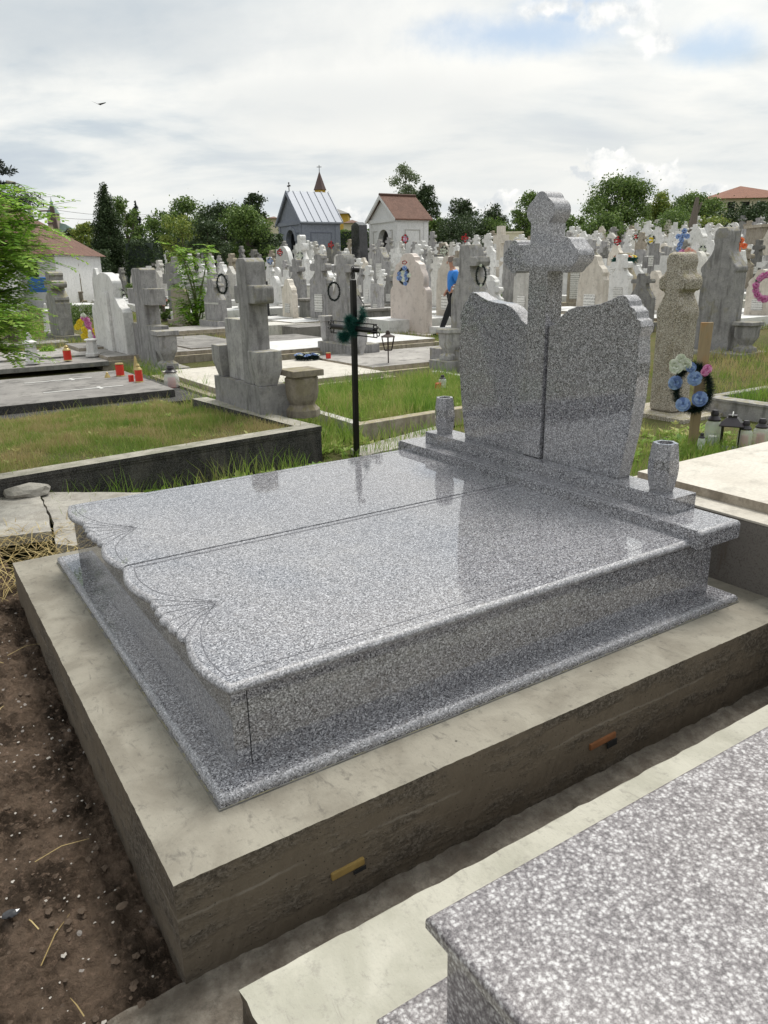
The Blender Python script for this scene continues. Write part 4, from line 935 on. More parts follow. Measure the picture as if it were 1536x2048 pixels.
rest = far[238:]; far = far[:238]
def cross_field():
    mbs = {}
    for (d, x, y, px) in rest:
        k, mt, lb, w0, t0, h0 = rr.choices(KINDS, [6, 7, 3, 1.5, 3, 3, 1.5, 2, 1, 2, 3, 2, .4])[0]; sc = rr.uniform(.72, 1.05)
        z = gz(x, y); hp = HP[k]; kk = max(a for a, b in hp); w2 = w0/2*sc; h = h0*sc*rr.uniform(.85, 1.1); m = mbs.setdefault(mt, MB())
        m.prism([(y+a/kk*w2, z+.2+b*(h-.2)) for a, b in hp]+[(y-a/kk*w2, z+.2+b*(h-.2)) for a, b in hp[::-1]], x, x+t0)
        m.box(x-.1, y-w2-.1, z-.4, x+t0+.1, y+w2+.1, z+.22); m.box(x-1.9, y-w2-.05, z-.3, x-.12, y+w2+.05, z+rr.uniform(.1, .28))
    al = MB(); mats = list(mbs)
    for i, mt in enumerate(mats):
        q = mbs[mt]; al.add(q.v, q.f, i)
    tag(al.build('far_gravestones', mats), 'crowded mass of small pale crosses and headstones in the farthest rows below the trees', 'gravestones', kind='stuff')
zones = [(115, 'beneath the dark hedge at far left'), (260, 'below the columnar thuja'), (400, 'near the bright green sapling'), (540, 'in front of the dense dark shrubs'), (690, 'below the grey chapel'), (870, 'below the white chapel'), (1010, 'left of the granite cross'), (1140, 'directly behind the granite cross'), (1300, 'below the big round tree'), (1430, 'below the trees at right'), (2000, 'below the brown roofed house')]
made = {}
for (d, x, y, px) in far:
    i = rr.choices(range(len(KINDS)), [6, 6, 5, 3, 2.5, 1, 1.2, 1.5, 1.5, 2.5, 3, 2.5, .6])[0]; pr = PROTO[i]
    if pr not in used: o = pr; used.add(pr)
    else: o = copy_tree(pr)
    s = rr.uniform(.70, 1.0); o.location = (x, y, gz(x, y)); o.scale = (s*rr.uniform(.9, 1.2), s*rr.uniform(.85, 1.15), s*rr.uniform(.88, 1.15)); o.rotation_euler = (rr.gauss(0, .012), rr.gauss(0, .012), rr.gauss(0, .05))
    z = next(t for l, t in zones if px < l); dd = 'nearer rows' if d < 30 else 'middle rows' if d < 47 else 'farthest rows'
    made.setdefault((KINDS[i][2], dd, z), []).append((px, o)); o['category'] = 'gravestone'; o['group'] = 'gravestones standing in rows across the cemetery'
cross_field()
for pr in PROTO:
    if pr not in used:
        for c in list(pr.children): bpy.data.objects.remove(c)
        bpy.data.objects.remove(pr)
ORD = ['leftmost', 'second', 'third', 'fourth', 'fifth', 'sixth', 'seventh', 'eighth', 'ninth', 'tenth']
for (lb, dd, z), L in made.items():
    L.sort(key=lambda t: t[0])
    for k, (px, o) in enumerate(L):
        pre = '' if len(L) == 1 else ('leftmost ' if k == 0 else ('rightmost ' if k == len(L)-1 else ORD[k]+' from left '))
        o['label'] = f'{pre}{lb} in the {dd} {z}'.replace('from left ', 'from left ') if len(f'{pre}{lb} in the {dd} {z}'.split()) <= 16 else f'{pre}{lb}, {dd}, {z}'
# far solid crosses already placed above; long mausoleum walls on the right slope
def wallblock(xl, xr, yb, yt, dist, mt, label, gable=False, dep=1.5, name='tomb_wall', cat='wall'):
    P = at(xr, dist); W_ = along(P, -RTf, xl); H_ = zat(P, yt)-P[2]
    o = empty(name, (P[0], P[1], P[2]), label, cat); o.rotation_euler.z = math.atan2(-RTf[1], -RTf[0])
    m = MB(); m.box(0, -dep, -1, W_, 0, H_); m.build('wall', mt, o); m = MB(); m.box(-.1, -dep-.1, H_, W_+.1, .1, H_+.12); m.build('coping', mt, o)
    return o
RTf = np.array([_sy, -_cy, 0.])
wallblock(1262, 1338, 510, 452, 66, 'church_stone', 'long pinkish burial wall on the right slope under the vines')
wallblock(1350, 1420, 505, 455, 69, 'church_stone', 'pinkish stone burial wall beside the pale tree trunk at right')
wallblock(1515, 1620, 500, 452, 40, 'concrete_brown', 'ivy topped mausoleum wall at the right edge')
wallblock(1010, 1042, 520, 466, 60, 'plaster_cream', 'small pale gabled mausoleum left of the granite cross', name='mausoleum', cat='mausoleum')
# ================================================================ buildings
def chapel(name, dist, xn, xl, xr, yeave, ypeak, wall, trim, roof, label, door, over=.25, cross=False):
    P = at(xn, dist); P[2] -= .6
    e = zat(P, yeave)-P[2]; W_ = along(P+[0, 0, e], VD, xl); L_ = along(P+[0, 0, e], UD, xr)
    pk = zat(P+VD*W_/2, ypeak)-P[2]
    o = empty(name, tuple(P), label, 'chapel')
    dx0, dx1, dyt, dys = door                       # door pixel extents
    def vy(x): return along(P+[0, 0, e*.6], VD, x)
    a, b = vy(dx1), vy(dx0); zt = zat(P+VD*(a+b)/2, dyt)-P[2]; r = (b-a)/2; zs = zt-r*1.15
    th = .35
    arch = [(a+r+r*math.cos(t), zs+(zt-zs)*math.sin(t)**.85) for t in [i*math.pi/12 for i in range(13)]]
    # front wall with an arched opening (ring built as one concave outline)
    prof = [(0, 0), (a*0+a, 0)][:1]+[(b, 0)]*0
    out = [(0, 0), (a, 0)]; out[1] = (a, 0)
    right = arch[::-1]                               # from left spring (a) to right spring (b)
    poly = [(0, 0), (a, 0)]+[(y, z) for y, z in right if True]+[(b, 0), (W_, 0), (W_, e), (0, e)]
    MB().prism(poly, 0, th).build('front_wall', wall, o)
    MB().prism([(0, e+.001), (W_, e+.001), (W_/2, pk-.12)], .02, th).build('gable', wall, o)
    m = MB(); m.box(th, 0, 0, L_, th, e); m.build('side_wall', wall, o)
    m = MB(); m.box(th, W_-th, 0, L_, W_, e); m.build('side_wall', wall, o)
    m = MB(); m.box(L_-th, th, 0, L_-.01, W_-th, e); m.prism([(th, e), (W_-th, e), (W_/2, pk-.15)], L_-th, L_-.02); m.build('rear_wall', wall, o)
    MB().box(th, th, 0, L_-th, W_-th, .5).build('floor', 'concrete_dark', o)
    m = MB(); m.box(th+.9, a-.5, .5, th+.95, b+.5, zt+.3); m.build('door', 'hole_dark', o)
    # trim: cornice under the eaves, corner pilasters and recessed panels outlined by ribs
    m = MB(); m.box(-.09, -.09, e-.28, L_+.05, 0, e-.02); m.box(-.09, 0, e-.28, 0, W_+.09, e-.02); m.build('cornice', trim, o)
    m = MB()
    pm = trim if wall != 'plaster_white' else wall
    for q0, q1 in ((0, .34), (W_-.34, W_)): MB().box(-.05, q0+.01, 0, 0, q1-.01, e-.3).build('pilaster', pm, o)
    for q0, q1 in ((0.01, .4), (L_-.4, L_)): MB().box(q0, -.05, 0, q1, 0, e-.3).build('pilaster', pm, o)
    m = MB(); z1 = e-.85
    for s0, s1 in ((.5, a+r-.35), (b-r+.35, W_-.5)): m.box(-.03, s0, z1, 0, s1, z1+.05)
    for yy in (.5, W_-.55): m.box(-.03, yy, .6, 0, yy+.05, z1-.002)
    m.box(.7, -.03, z1, L_-.7, 0, z1+.05)
    for xx in (.7, L_-.75): m.box(xx, -.03, .6, xx+.05, 0, z1-.002)
    m.build('panel_moulding', 'plaster_trim' if wall != 'plaster_white' else 'concrete_pale', o)
    m = MB(); ri = [(y, z) for y, z in right]; ro = [(a+r+(y-a-r)*1.42, zs+(z-zs)*1.32) for y, z in right]
    m.prism(ri+ro[::-1], -.07, 0); m.build('door_surround', trim, o)
    # roof planes
    ov = over; sl = (pk-e)/(W_/2)
    for s in (0, 1):
        m = MB(); y0 = -ov if s == 0 else W_+ov; z0 = e-ov*sl
        vs = [(-ov, y0, z0), (L_+ov, y0, z0), (L_+ov*.6, W_/2, pk), (-ov, W_/2, pk)]
        if s: vs = [vs[1], vs[0], vs[3], vs[2]]
        m.add(vs+[(x, y, z+.10) for x, y, z in vs], [(3, 2, 1, 0), (4, 5, 6, 7), (0, 1, 5, 4), (1, 2, 6, 5), (2, 3, 7, 6), (3, 0, 4, 7)])
        ro_ = m.build('roof', roof, o); boxuv(ro_.data)
        if roof == 'sheet_metal':
            m = MB()
            for k in range(7):
                x = -ov+.02+k*(L_+2*ov-.08)/6; m.add([(x, y0, z0+.1), (x+.05, y0, z0+.1), (x+.05, W_/2, pk+.1), (x, W_/2, pk+.1), (x, y0, z0+.16), (x+.05, y0, z0+.16), (x+.05, W_/2, pk+.16), (x, W_/2, pk+.16)], [(4, 5, 6, 7), (0, 1, 5, 4), (1, 2, 6, 5), (3, 0, 4, 7)])
            m.build('roof_seam', 'sheet_metal', ro_)
        else:
            m = MB(); m.tube([(-ov, W_/2, pk+.12), (L_+ov*.6, W_/2, pk+.12)], .10, 6); m.build('ridge_tile', roof, ro_) if s == 0 else None
    m = MB()
    for s in (-1, 1):
        y1 = W_/2+s*(W_/2+ov); m.add([(-ov-.02, y1, e-ov*sl-.12), (-ov-.02, W_/2, pk-.16), (-ov-.02, W_/2, pk+.10), (-ov-.02, y1, e-ov*sl+.10), (-ov+.08, y1, e-ov*sl-.12), (-ov+.08, W_/2, pk-.16), (-ov+.08, W_/2, pk-.001), (-ov+.08, y1, e-ov*sl-.001)], [(0, 1, 2, 3), (7, 6, 5, 4), (0, 4, 5, 1), (3, 2, 6, 7)])
    m.build('verge', trim if wall != 'plaster_white' else 'plaster_white', o)
    if cross:
        ct = zat(P+VD*W_/2, 366)-P[2]; y = W_/2; m = MB(); h = ct-pk
        m.tube([(0.1, y, pk), (0.1, y, ct)], .035, 6); m.tube([(.1, y-h*.26, pk+h*.70), (.1, y+h*.26, pk+h*.70)], .035, 6)
        for q in ((.1, y, ct), (.1, y-h*.26, pk+h*.7), (.1, y+h*.26, pk+h*.7)): m.lathe([(.02, -.06), (.07, 0), (.02, .06)], q, 6)
        m.build('roof_cross', 'black_metal', o)
    return o
chapel('grey_chapel', 58, 607, 557, 679, 440, 385, 'plaster_blue', 'plaster_blue', 'sheet_metal', 'blue grey plastered chapel with pointed doorway, sheet metal roof and small cross', (574, 591, 460, 500), .2, True)
chapel('white_chapel', 56, 794, 739, 856, 434, 393, 'plaster_white', 'plaster_white', 'roof_tile', 'white plastered chapel with arched doorway and brown tiled roof', (758, 779, 459, 500), .25)
def spec_box(parent, name, mt, x, z, hx, hz, dep): pass
def faced(dist, xc): 
    """frame facing the camera direction: returns origin on terrain and rotation"""
    P = at(xc, dist); return P, math.atan2(RTf[1], RTf[0])
def pxm(dist): return dist/FPX*1.0
# yellow church
D_ = 120.; P, rz = faced(D_, 660); k = D_/FPX; zb = P[2]
ch = empty('yellow_church', tuple(P), 'yellow church with brown spires behind the grey chapel', 'church', rotz=rz)
def zz(y): return zat(P, y)-zb
x0 = lambda x: (x-660)*k*1.0
m = MB(); m.box(x0(655), 0, -1, x0(697), 9, zz(427)); m.build('wall', 'plaster_yellow', ch)
m = MB(); m.add([(x0(655), -.6, zz(428)), (x0(700), -.6, zz(428)), (x0(700), 9.6, zz(428)), (x0(655), 9.6, zz(428)), (x0(655), 4, zz(406)), (x0(664), 4, zz(409))], [(0, 1, 5, 4), (1, 2, 5), (2, 3, 4, 5), (0, 3, 2, 1), (0, 4, 3)]); m.build('roof', 'slate_grey', ch)
for (xc, wpx, ysp, yb_, yw) in ((646, 21, 341, 378, 440), (661, 13, 381, 402, 440)):
    r = wpx*k/2; m = MB(); m.lathe([(r, 0), (r, zz(yb_))], (x0(xc), 1.5, 0), 8); t_ = m.build('tower', 'plaster_yellow', ch)
    m = MB(); m.lathe([(r*1.2, zz(yb_)), (r*.9, zz(yb_)+(zz(ysp)-zz(yb_))*.25), (.05, zz(ysp))], (x0(xc), 1.5, 0), 8); m.build('spire', 'slate_brown', t_)
    m = MB()
    for s in (-.45, .25): m.box(x0(xc)+s*r, 1.5-r*1.02, zz(yb_)-1.3, x0(xc)+(s+.28)*r, 1.5-r*.85, zz(yb_)-.3)
    m.build('window', 'white_paint', t_)
    if wpx > 15:
        m = MB(); m.tube([(x0(xc), 1.5, zz(ysp)-.1), (x0(xc), 1.5, zz(327))], .05, 5); m.tube([(x0(xc)-.35, 1.5, zz(331)), (x0(xc)+.35, 1.5, zz(331))], .05, 5); m.build('spire_cross', 'black_metal', t_)
m = MB(); m.lathe([(.5, zz(400)), (.6, zz(388)), (.3, zz(383))], (x0(628), 3, 0), 6); m.build('chimney', 'slate_grey', ch)
def house(name, dist, xl, xr, yb_, ye, yr, wall, roof, label, dep=5, hip=True, cat='house'):
    P, rz = faced(dist, (xl+xr)/2); kk = dist/FPX; w2 = (xr-xl)/2*kk
    o = empty(name, tuple(P), label, cat, rotz=rz); e = zat(P, ye)-P[2]; r_ = zat(P, yr)-P[2]
    MB().box(-w2*.94, 0, -2, w2*.94, dep, e).build('wall', wall, o)
    h = min(dep/2, w2) if hip else 0
    m = MB(); m.add([(-w2, -.5, e), (w2, -.5, e), (w2, dep+.5, e), (-w2, dep+.5, e), (-w2+h, dep/2, r_), (w2-h, dep/2, r_)], [(0, 1, 5, 4), (1, 2, 5), (2, 3, 4, 5), (3, 0, 4), (0, 3, 2, 1)]); r2 = m.build('roof', roof, o); boxuv(r2.data)
    return o, w2, e
house('house', 95, 536, 562, 0, 437, 430, 'plaster_cream', 'roof_tile', 'low cream house with red roof left of the grey chapel')
house('house', 110, 690, 722, 0, 446, 437, 'plaster_cream', 'roof_tile', 'low house with reddish tile roof right of the yellow church')
o, w2, e = house('house', 85, 1426, 1580, 0, 396, 362, 'plaster_cream', 'roof_brown', 'large house with brown hipped roof above the trees at the upper right', 9)
m = MB(); [m.box(-w2*.7+i*w2*.32, -.03, e-1.5, -w2*.7+i*w2*.32+w2*.16, 0, e-.3) for i in range(5)]; m.build('window', 'hole_dark', o)
# small white house at the far left, gable roof running away, and its annexe
P, rz = faced(33, 112); kk = 33/FPX
ho = empty('house', tuple(P), 'low white house with old red tile roof behind the leafy branches at left', 'house', rotz=rz)
zz2 = lambda y: zat(P, y)-P[2]
MB().box(-8, 0, -1, 0, 5, zz2(507)).build('wall', 'plaster_white', ho)
m = MB(); m.add([(-8, -.4, zz2(509)), (.15, -.4, zz2(509)), (.15, 5.4, zz2(509)), (-8, 5.4, zz2(509)), (-2.6, 2.5, zz2(395)), (-8, 2.5, zz2(395))], [(0, 1, 4, 5), (1, 2, 4), (2, 3, 5, 4), (0, 3, 2, 1)]); r2 = m.build('roof', 'roof_tile', ho); boxuv(r2.data, 1.5)
m = MB(); m.box(-8, -.45, zz2(511), .16, -.38, zz2(508)); m.build('gutter', 'slate_brown', ho)
m = MB(); m.box(-1.1, -.04, zz2(560), -.7, 0, zz2(522)); m.build('window', 'hole_dark', ho)
m = MB(); m.box(-6, -2.2, -1, -1.15, -.5, zz2(527)); m.box(-6.1, -2.3, zz2(527), -1.05, -.5, zz2(524)); m.build('annexe_wall', 'plaster_white', ho)
Pb = at(80, 30); o = empty('barrel', (Pb[0], Pb[1], zat(Pb, 584)), 'blue plastic tub in front of the white house at left', 'barrel'); m = MB(); m.lathe([(.42, 0), (.46, .15), (.45, .45), (.48, .47), (.46, .5)], n=14); m.build('tub', 'blue_plastic', o, smooth=True)
# distant church at left
P, rz = faced(260, 118); kk = 260/FPX
c2 = empty('stone_church', tuple(P), 'distant pinkish stone church with tall tower and green roof at far left', 'church', rotz=rz); z3 = lambda y: zat(P, y)-P[2]
m = MB(); m.box(-8*kk, 0, -2, 8*kk, 16*kk, z3(428)); tw = m.build('tower', 'church_stone', c2)
m = MB(); m.lathe([(11.5*kk, z3(428)), (9*kk, z3(422)), (4*kk, z3(412)), (2*kk, z3(408)), (2.6*kk, z3(404)), (.8*kk, z3(400)), (.2*kk, z3(393))], (0, 8*kk, 0), 8); m.build('spire', 'copper_green', tw)
m = MB(); [m.box((-5+i*3.4)*kk, -.3, z3(441), (-3.4+i*3.4)*kk, 0, z3(430)) for i in range(4)]; m.box(-8.3*kk, -.4, z3(448), 8.3*kk, 0, z3(446)); m.build('window', 'slate_brown', tw)
m = MB(); m.box(8*kk, 2, -2, 36*kk, 20*kk, z3(463)); m.build('nave_wall', 'church_stone', c2)
m = MB(); m.add([(8*kk, 1, z3(463)), (37*kk, 1, z3(463)), (37*kk, 22*kk, z3(463)), (8*kk, 22*kk, z3(463)), (8*kk, 11*kk, z3(445)), (18*kk, 11*kk, z3(448))], [(0, 1, 5, 4), (1, 2, 5), (2, 3, 4, 5)]); m.build('nave_roof', 'copper_green', c2)
# poles and wires
P = at(92, 45); zt = zat(P, 389); sgn = -RTf
o = empty('street_lamp', tuple(P), 'leaning concrete street lamp pole with curved arm at upper left', 'street lamp')
lean = -RTf*.55; top = np.array([0, 0, zt-P[2]])+lean*.8
m = MB(); m.tube([(0, 0, -.5), tuple(top)], [.17, .11], 6); m.build('pole', 'concrete_grey', o)
zh = zat(P, 368)-P[2]; a1 = top-RTf*.05; m = MB(); m.tube([tuple(top+[0, 0, -.6]), tuple(top+[0, 0, .35]-RTf*.05), tuple(np.array([0, 0, zh+.02])-RTf*.75), tuple(np.array([0, 0, zh+.06])-RTf*.95)], .03, 5); m.build('arm', 'concrete_grey', o)
m = MB(); m.tube([tuple(np.array([0, 0, zh+.05])-RTf*.9), tuple(np.array([0, 0, zh+.12])-RTf*1.35)], [.07, .09], 6); m.build('lamp_head', 'concrete_dark', o)
P2 = at(131, 60); o = empty('utility_pole', tuple(P2), 'dark leaning wooden utility pole beside the distant church tower', 'utility pole'); tp = np.array([0, 0, zat(P2, 412)-P2[2]])-RTf*.35
m = MB(); m.tube([(0, 0, -1), tuple(tp)], [.2, .15], 6); m.build('pole', 'slate_brown', o); m = MB(); m.tube([tuple(tp-[0, 0, .3]-RTf*1.0), tuple(tp-[0, 0, .3]+RTf*.15)], .06, 5); m.build('crossarm', 'slate_brown', o)
for i, (dz, yend) in enumerate(((-.2, 426), (-.7, 428), (-1.5, 440))):
    a = P2+tp+[0, 0, dz]; Pe = at(330, 75); b = np.array([Pe[0], Pe[1], zat(Pe, yend)]); pts = [tuple(a+(b-a)*t+np.array([0, 0, -1.2*4*t*(1-t)*.25])) for t in np.linspace(0, 1, 12)]
    m = MB(); m.tube(pts, .012, 4); tag(m.build('power_line', 'wire_dark'), ['topmost sagging power line running right from the wooden pole', 'middle power line running right from the wooden pole', 'lowest power line running right from the wooden pole'][i], 'power line', 'power lines at the utility pole')

# ================================================================ trees
def crown_pts(n, kind, H, R, seed):
    r = np.random.default_rng(seed)
    if kind == 'broad':
        nc = 75; th = r.random(nc)*2*np.pi; cz = r.random(nc)**.9; rad = np.sqrt(np.clip(1-(1.9*cz-.8)**2*.85, .1, 1))*r.random(nc)**.42*.82
        C = np.stack([rad*np.cos(th)*R, rad*np.sin(th)*R, H*(.10+.83*cz)], 1); cr = R*(.18+.16*r.random(nc))
    elif kind == 'wisp':
        nc = 52; th = r.random(nc)*2*np.pi; cz = r.random(nc); rad = (1-.6*cz)*r.random(nc)**.6*.95
        C = np.stack([rad*np.cos(th)*R, rad*np.sin(th)*R, H*(.08+.86*cz)], 1); cr = R*(.15+.11*r.random(nc))
    elif kind == 'thuja':
        nc = 130; th = r.random(nc)*2*np.pi; cz = np.linspace(0, .97, nc); rad = np.clip(1.05*(1-cz**4.5), .1, 1)*.68*np.sqrt(r.random(nc))
        C = np.stack([rad*np.cos(th)*R, rad*np.sin(th)*R, H*(.02+.95*cz)], 1); cr = R*(.44+.10*r.random(nc))*np.clip(1.1-cz**5, .4, 1)
    elif kind == 'conifer':
        nc = 300; th = r.random(nc)*2*np.pi; cz = r.random(nc); rad = (1-cz)**.8*(.2+.8*r.random(nc)**.55); rad *= .85+.15*np.sin(cz*44)
        C = np.stack([rad*np.cos(th)*R, rad*np.sin(th)*R, H*(.06+.92*cz)-rad*R*.35], 1); cr = R*(.09+.08*r.random(nc))*(1.25-cz)
    elif kind == 'bush':
        nc = 44; th = r.random(nc)*2*np.pi; cz = r.random(nc); rad = np.sqrt(1-cz**2*.75)*r.random(nc)**.45*.85
        C = np.stack([rad*np.cos(th)*R, rad*np.sin(th)*R, H*(.05+.85*cz)], 1); cr = R*(.20+.14*r.random(nc))
    w_ = cr**2 if kind != 'conifer' else cr; idx = r.choice(nc, n, p=w_/w_.sum()); V = r.normal(size=(n, 3)); V /= np.linalg.norm(V, axis=1)[:, None]
    q = r.random(n)**.45; V[:, 2] *= .8
    P = C[idx]+V*(cr[idx]*q)[:, None]
    if kind in ('broad', 'wisp', 'bush'):               # loose sprays at the edge
        kx = r.random(n) < .09; P[kx] += V[kx]*cr[idx][kx][:, None]*r.random(kx.sum())[:, None]*.9
    P[:, 2] = np.maximum(P[:, 2], .02*H)
    return P, C
TREE_CACHE = {}
def tree(kind, P, H, R, leaf, label, n=5200, size=None, trunk=True, group=None, cat='tree', name=None, seed=None, var=0):
    size = size or max(.10, .0022*math.hypot(P[0]-CAM[0], P[1]-CAM[1])+.05)
    nm = name or {'broad': 'broadleaf_tree', 'wisp': 'broadleaf_tree', 'thuja': 'thuja', 'conifer': 'spruce_tree', 'bush': 'shrub'}[kind]
    o = empty(nm, tuple(P), label, cat, group); o.rotation_euler.z = random.uniform(0, 6)
    pts, C = crown_pts(int(n*1.5), kind, H, R, seed if seed is not None else random.randrange(9999))
    V, F = leaf_quads(pts, size, up=.3, asp=.55 if kind != 'conifer' else .35); V[:, 2] = np.maximum(V[:, 2], .0)
    fastmesh('crown' if trunk else 'foliage', V, F, leaf, o)
    m = MB(); tr = R*.07+.05; hh = H*(.55 if kind in ('broad', 'wisp', 'bush') else .92)
    m.tube([(0, 0, -.4), (tr*.3, 0, hh*.3), (-tr*.3, tr*.2, hh*.65), (0, 0, hh)], [tr*1.25, tr, tr*.75, tr*.25], 7)
    for c in (C[::6] if kind in ('broad', 'wisp') else C[::8] if kind == 'bush' else []):
        b = np.array([0, 0, hh*random.uniform(.35, .85)]); mid = (b+c)/2+[0, 0, -.05*H*random.random()]
        m.tube([tuple(b), tuple(mid), tuple(c)], [tr*.4, tr*.26, tr*.08], 5)
    m.build('trunk', 'bark', o)
    return o
def T_(kind, xc, ytop, wpx, dist, leaf, label, n=5200, ybase=None, **k):
    P = at(xc, dist); H = zat(P, ytop)-P[2]; R = wpx/2*dist/FPX*(1.22 if kind in ('broad', 'bush', 'wisp') else 1)
    return tree(kind, P, H, R, leaf, label, n, **k)
T_('conifer', -22, 190, 360, 38, 'leaf_conifer', 'dark spruce tree cut by the left edge of the photo above the leafy branches', 26000, size=.17)
T_('thuja', 226, 357, 60, 44, 'leaf_dark', 'tall narrow dark columnar thuja at left', 16000, size=.10)
T_('bush', 205, 470, 60, 43.5, 'leaf_dark', 'dark low evergreen shrub at the foot of the columnar thuja', 4000, size=.11)
T_('broad', 264, 392, 60, 56, 'leaf_mid', 'airy green tree directly right of the columnar thuja', 3600, size=.17)
T_('conifer', 285, 398, 40, 62, 'leaf_conifer', 'small pointed bluish conifer right of the columnar thuja', 3500, size=.16)
T_('broad', 178, 438, 52, 60, 'leaf_yellow', 'yellowish green tree left of the columnar thuja', 3500, size=.17)
T_('bush', 160, 448, 40, 64, 'leaf_dark', 'dark tree just left of the yellowish tree', 2500, size=.17)
T_('broad', 331, 417, 58, 68, 'leaf_mid', 'rounded mid green tree between conifer and willow like mass', 3600, size=.2)
T_('broad', 388, 398, 100, 58, 'leaf_mid', 'large bright green tree left of centre with a lamp behind it', 7000, size=.18)
T_('bush', 372, 432, 95, 50, 'leaf_yellow', 'drooping olive green tree with dark skirt left of the dark mass', 6000, size=.15)
T_('bush', 455, 405, 110, 52, 'leaf_dark', 'broad dark drooping tree in the middle of the dense mass', 8000, size=.15)
T_('bush', 498, 412, 110, 50, 'leaf_mid', 'dense leafy tree left of the grey chapel', 7500, size=.15)
T_('bush', 420, 440, 80, 47, 'leaf_dark', 'dark green shrub in front of the olive green tree', 5000, size=.13)
T_('bush', 535, 455, 50, 50, 'leaf_dark', 'dark shrub touching the grey chapel left wall', 3500, size=.13)
T_('wisp', 517, 376, 62, 72, 'leaf_dark', 'tall dark cedar like tree behind the dense mass left of the grey chapel', 4200, size=.2)
T_('wisp', 812, 327, 92, 78, 'leaf_grey', 'pale feathery poplar rising behind the white chapel roof', 5200, size=.20)
T_('broad', 853, 366, 50, 74, 'leaf_dark', 'dark tree behind the right end of the white chapel', 4200, size=.2)
T_('bush', 873, 430, 50, 64, 'leaf_mid', 'bright green bush right of the white chapel', 3000, size=.17)
T_('wisp', 925, 398, 86, 66, 'leaf_dark', 'spiky dark green tree between the white chapel and the granite cross', 5200, size=.17)
T_('bush', 930, 432, 110, 62, 'leaf_dark', 'dark green thicket below the spiky tree', 5500, size=.16)
T_('wisp', 985, 408, 70, 67, 'leaf_dark', 'twiggy dark green tree left of the granite cross', 4200, size=.17)
T_('bush', 985, 436, 70, 63, 'leaf_mid', 'green thicket near the small pale mausoleum', 3500, size=.16)
T_('broad', 1053, 381, 54, 62, 'leaf_mid', 'upright oval tree touching the left arm side of the granite cross', 4500, size=.16)
T_('bush', 1145, 432, 60, 66, 'leaf_mid', 'light green bush right of the granite cross head', 3000, size=.17)
T_('broad', 1229, 354, 116, 70, 'leaf_mid', 'big round deciduous tree right of the granite cross', 13000, size=.19, seed=5)
T_('bush', 1200, 430, 90, 64, 'leaf_mid', 'low green bushes under the big round tree', 4500, size=.17)
T_('broad', 1308, 384, 60, 74, 'leaf_yellow', 'lighter green tree just right of the big round tree', 3500, size=.19)
T_('broad', 1378, 390, 90, 72, 'leaf_mid', 'spreading green tree left of the brown roofed house', 7500, size=.19)
T_('bush', 1330, 425, 110, 66, 'leaf_mid', 'mixed green bushes above the pinkish burial wall', 6000, size=.17)
T_('bush', 1405, 440, 90, 64, 'leaf_yellow', 'yellow green vine covered bush above the right hand crosses', 5000, size=.16)
T_('bush', 1475, 412, 110, 66, 'leaf_dark', 'dark drooping trees in front of the brown roofed house', 8000, size=.18)
T_('bush', 1570, 410, 100, 60, 'leaf_dark', 'dark tree cut by the right edge below the brown roof', 6500, size=.18)
# pale dead trunk at right
P = at(1376, 58); m = MB(); h = zat(P, 395)-P[2]; m.tube([(0, 0, -.5), (.05, 0, h*.5), (.25, 0, h)], [.42, .26, .12], 8); m.tube([(.05, 0, h*.55), (.5, -.2, h*.9)], [.14, .05], 6); tag(m.build('tree_trunk', 'bark', loc=tuple(P)), 'bare pale tree trunk standing behind the blue flower cross', 'tree trunk')
# hedges
def hedge(xl, xr, ytop, dist, dep, leaf, label, size=.13, dens=260, round_=False):
    P = at((xl+xr)/2, dist); W_ = (xr-xl)*dist/FPX; H = zat(P, ytop)-P[2]
    n = int(dens*(W_*H+W_*dep+2*H*dep)); r = rng
    q = r.random((n, 3))*2-1; ax = r.integers(0, 3, n); sgn = np.where(r.random(n) < .5, -1, 1)
    for k in range(3): q[ax == k, k] = sgn[ax == k]*(1-.12*r.random((ax == k).sum()))
    if round_: q *= (1/np.maximum(1, np.linalg.norm(q, axis=1)*.86))[:, None]
    pts = np.stack([q[:, 0]*W_/2, q[:, 1]*dep/2, (q[:, 2]+1)/2*H+.06*np.sin(q[:, 0]*9)], 1); V, F = leaf_quads(pts, size)
    o = empty('hedge', tuple(P), label, 'hedge'); o.rotation_euler.z = math.atan2(RTf[1], RTf[0]); fastmesh('foliage', V, F, leaf, o)
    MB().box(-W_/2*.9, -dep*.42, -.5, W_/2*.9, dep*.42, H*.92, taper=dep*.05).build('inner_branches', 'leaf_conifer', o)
    return o
hedge(112, 206, 503, 40, 1.6, 'leaf_dark', 'clipped dark hedge between the white house and the thuja')
hedge(262, 322, 479, 42, 2.2, 'leaf_dark', 'rounded clipped dark hedge right of the thuja', round_=True)
hedge(676, 742, 460, 66, 1.5, 'leaf_mid', 'green clipped hedge between the two chapels')
hedge(330, 560, 472, 56, 1.6, 'leaf_dark', 'long dark hedge behind the stones left of the grey chapel', size=.16, dens=150)
hedge(870, 1075, 458, 68, 1.5, 'leaf_dark', 'long dark hedge behind the stones right of the white chapel', size=.16, dens=120)

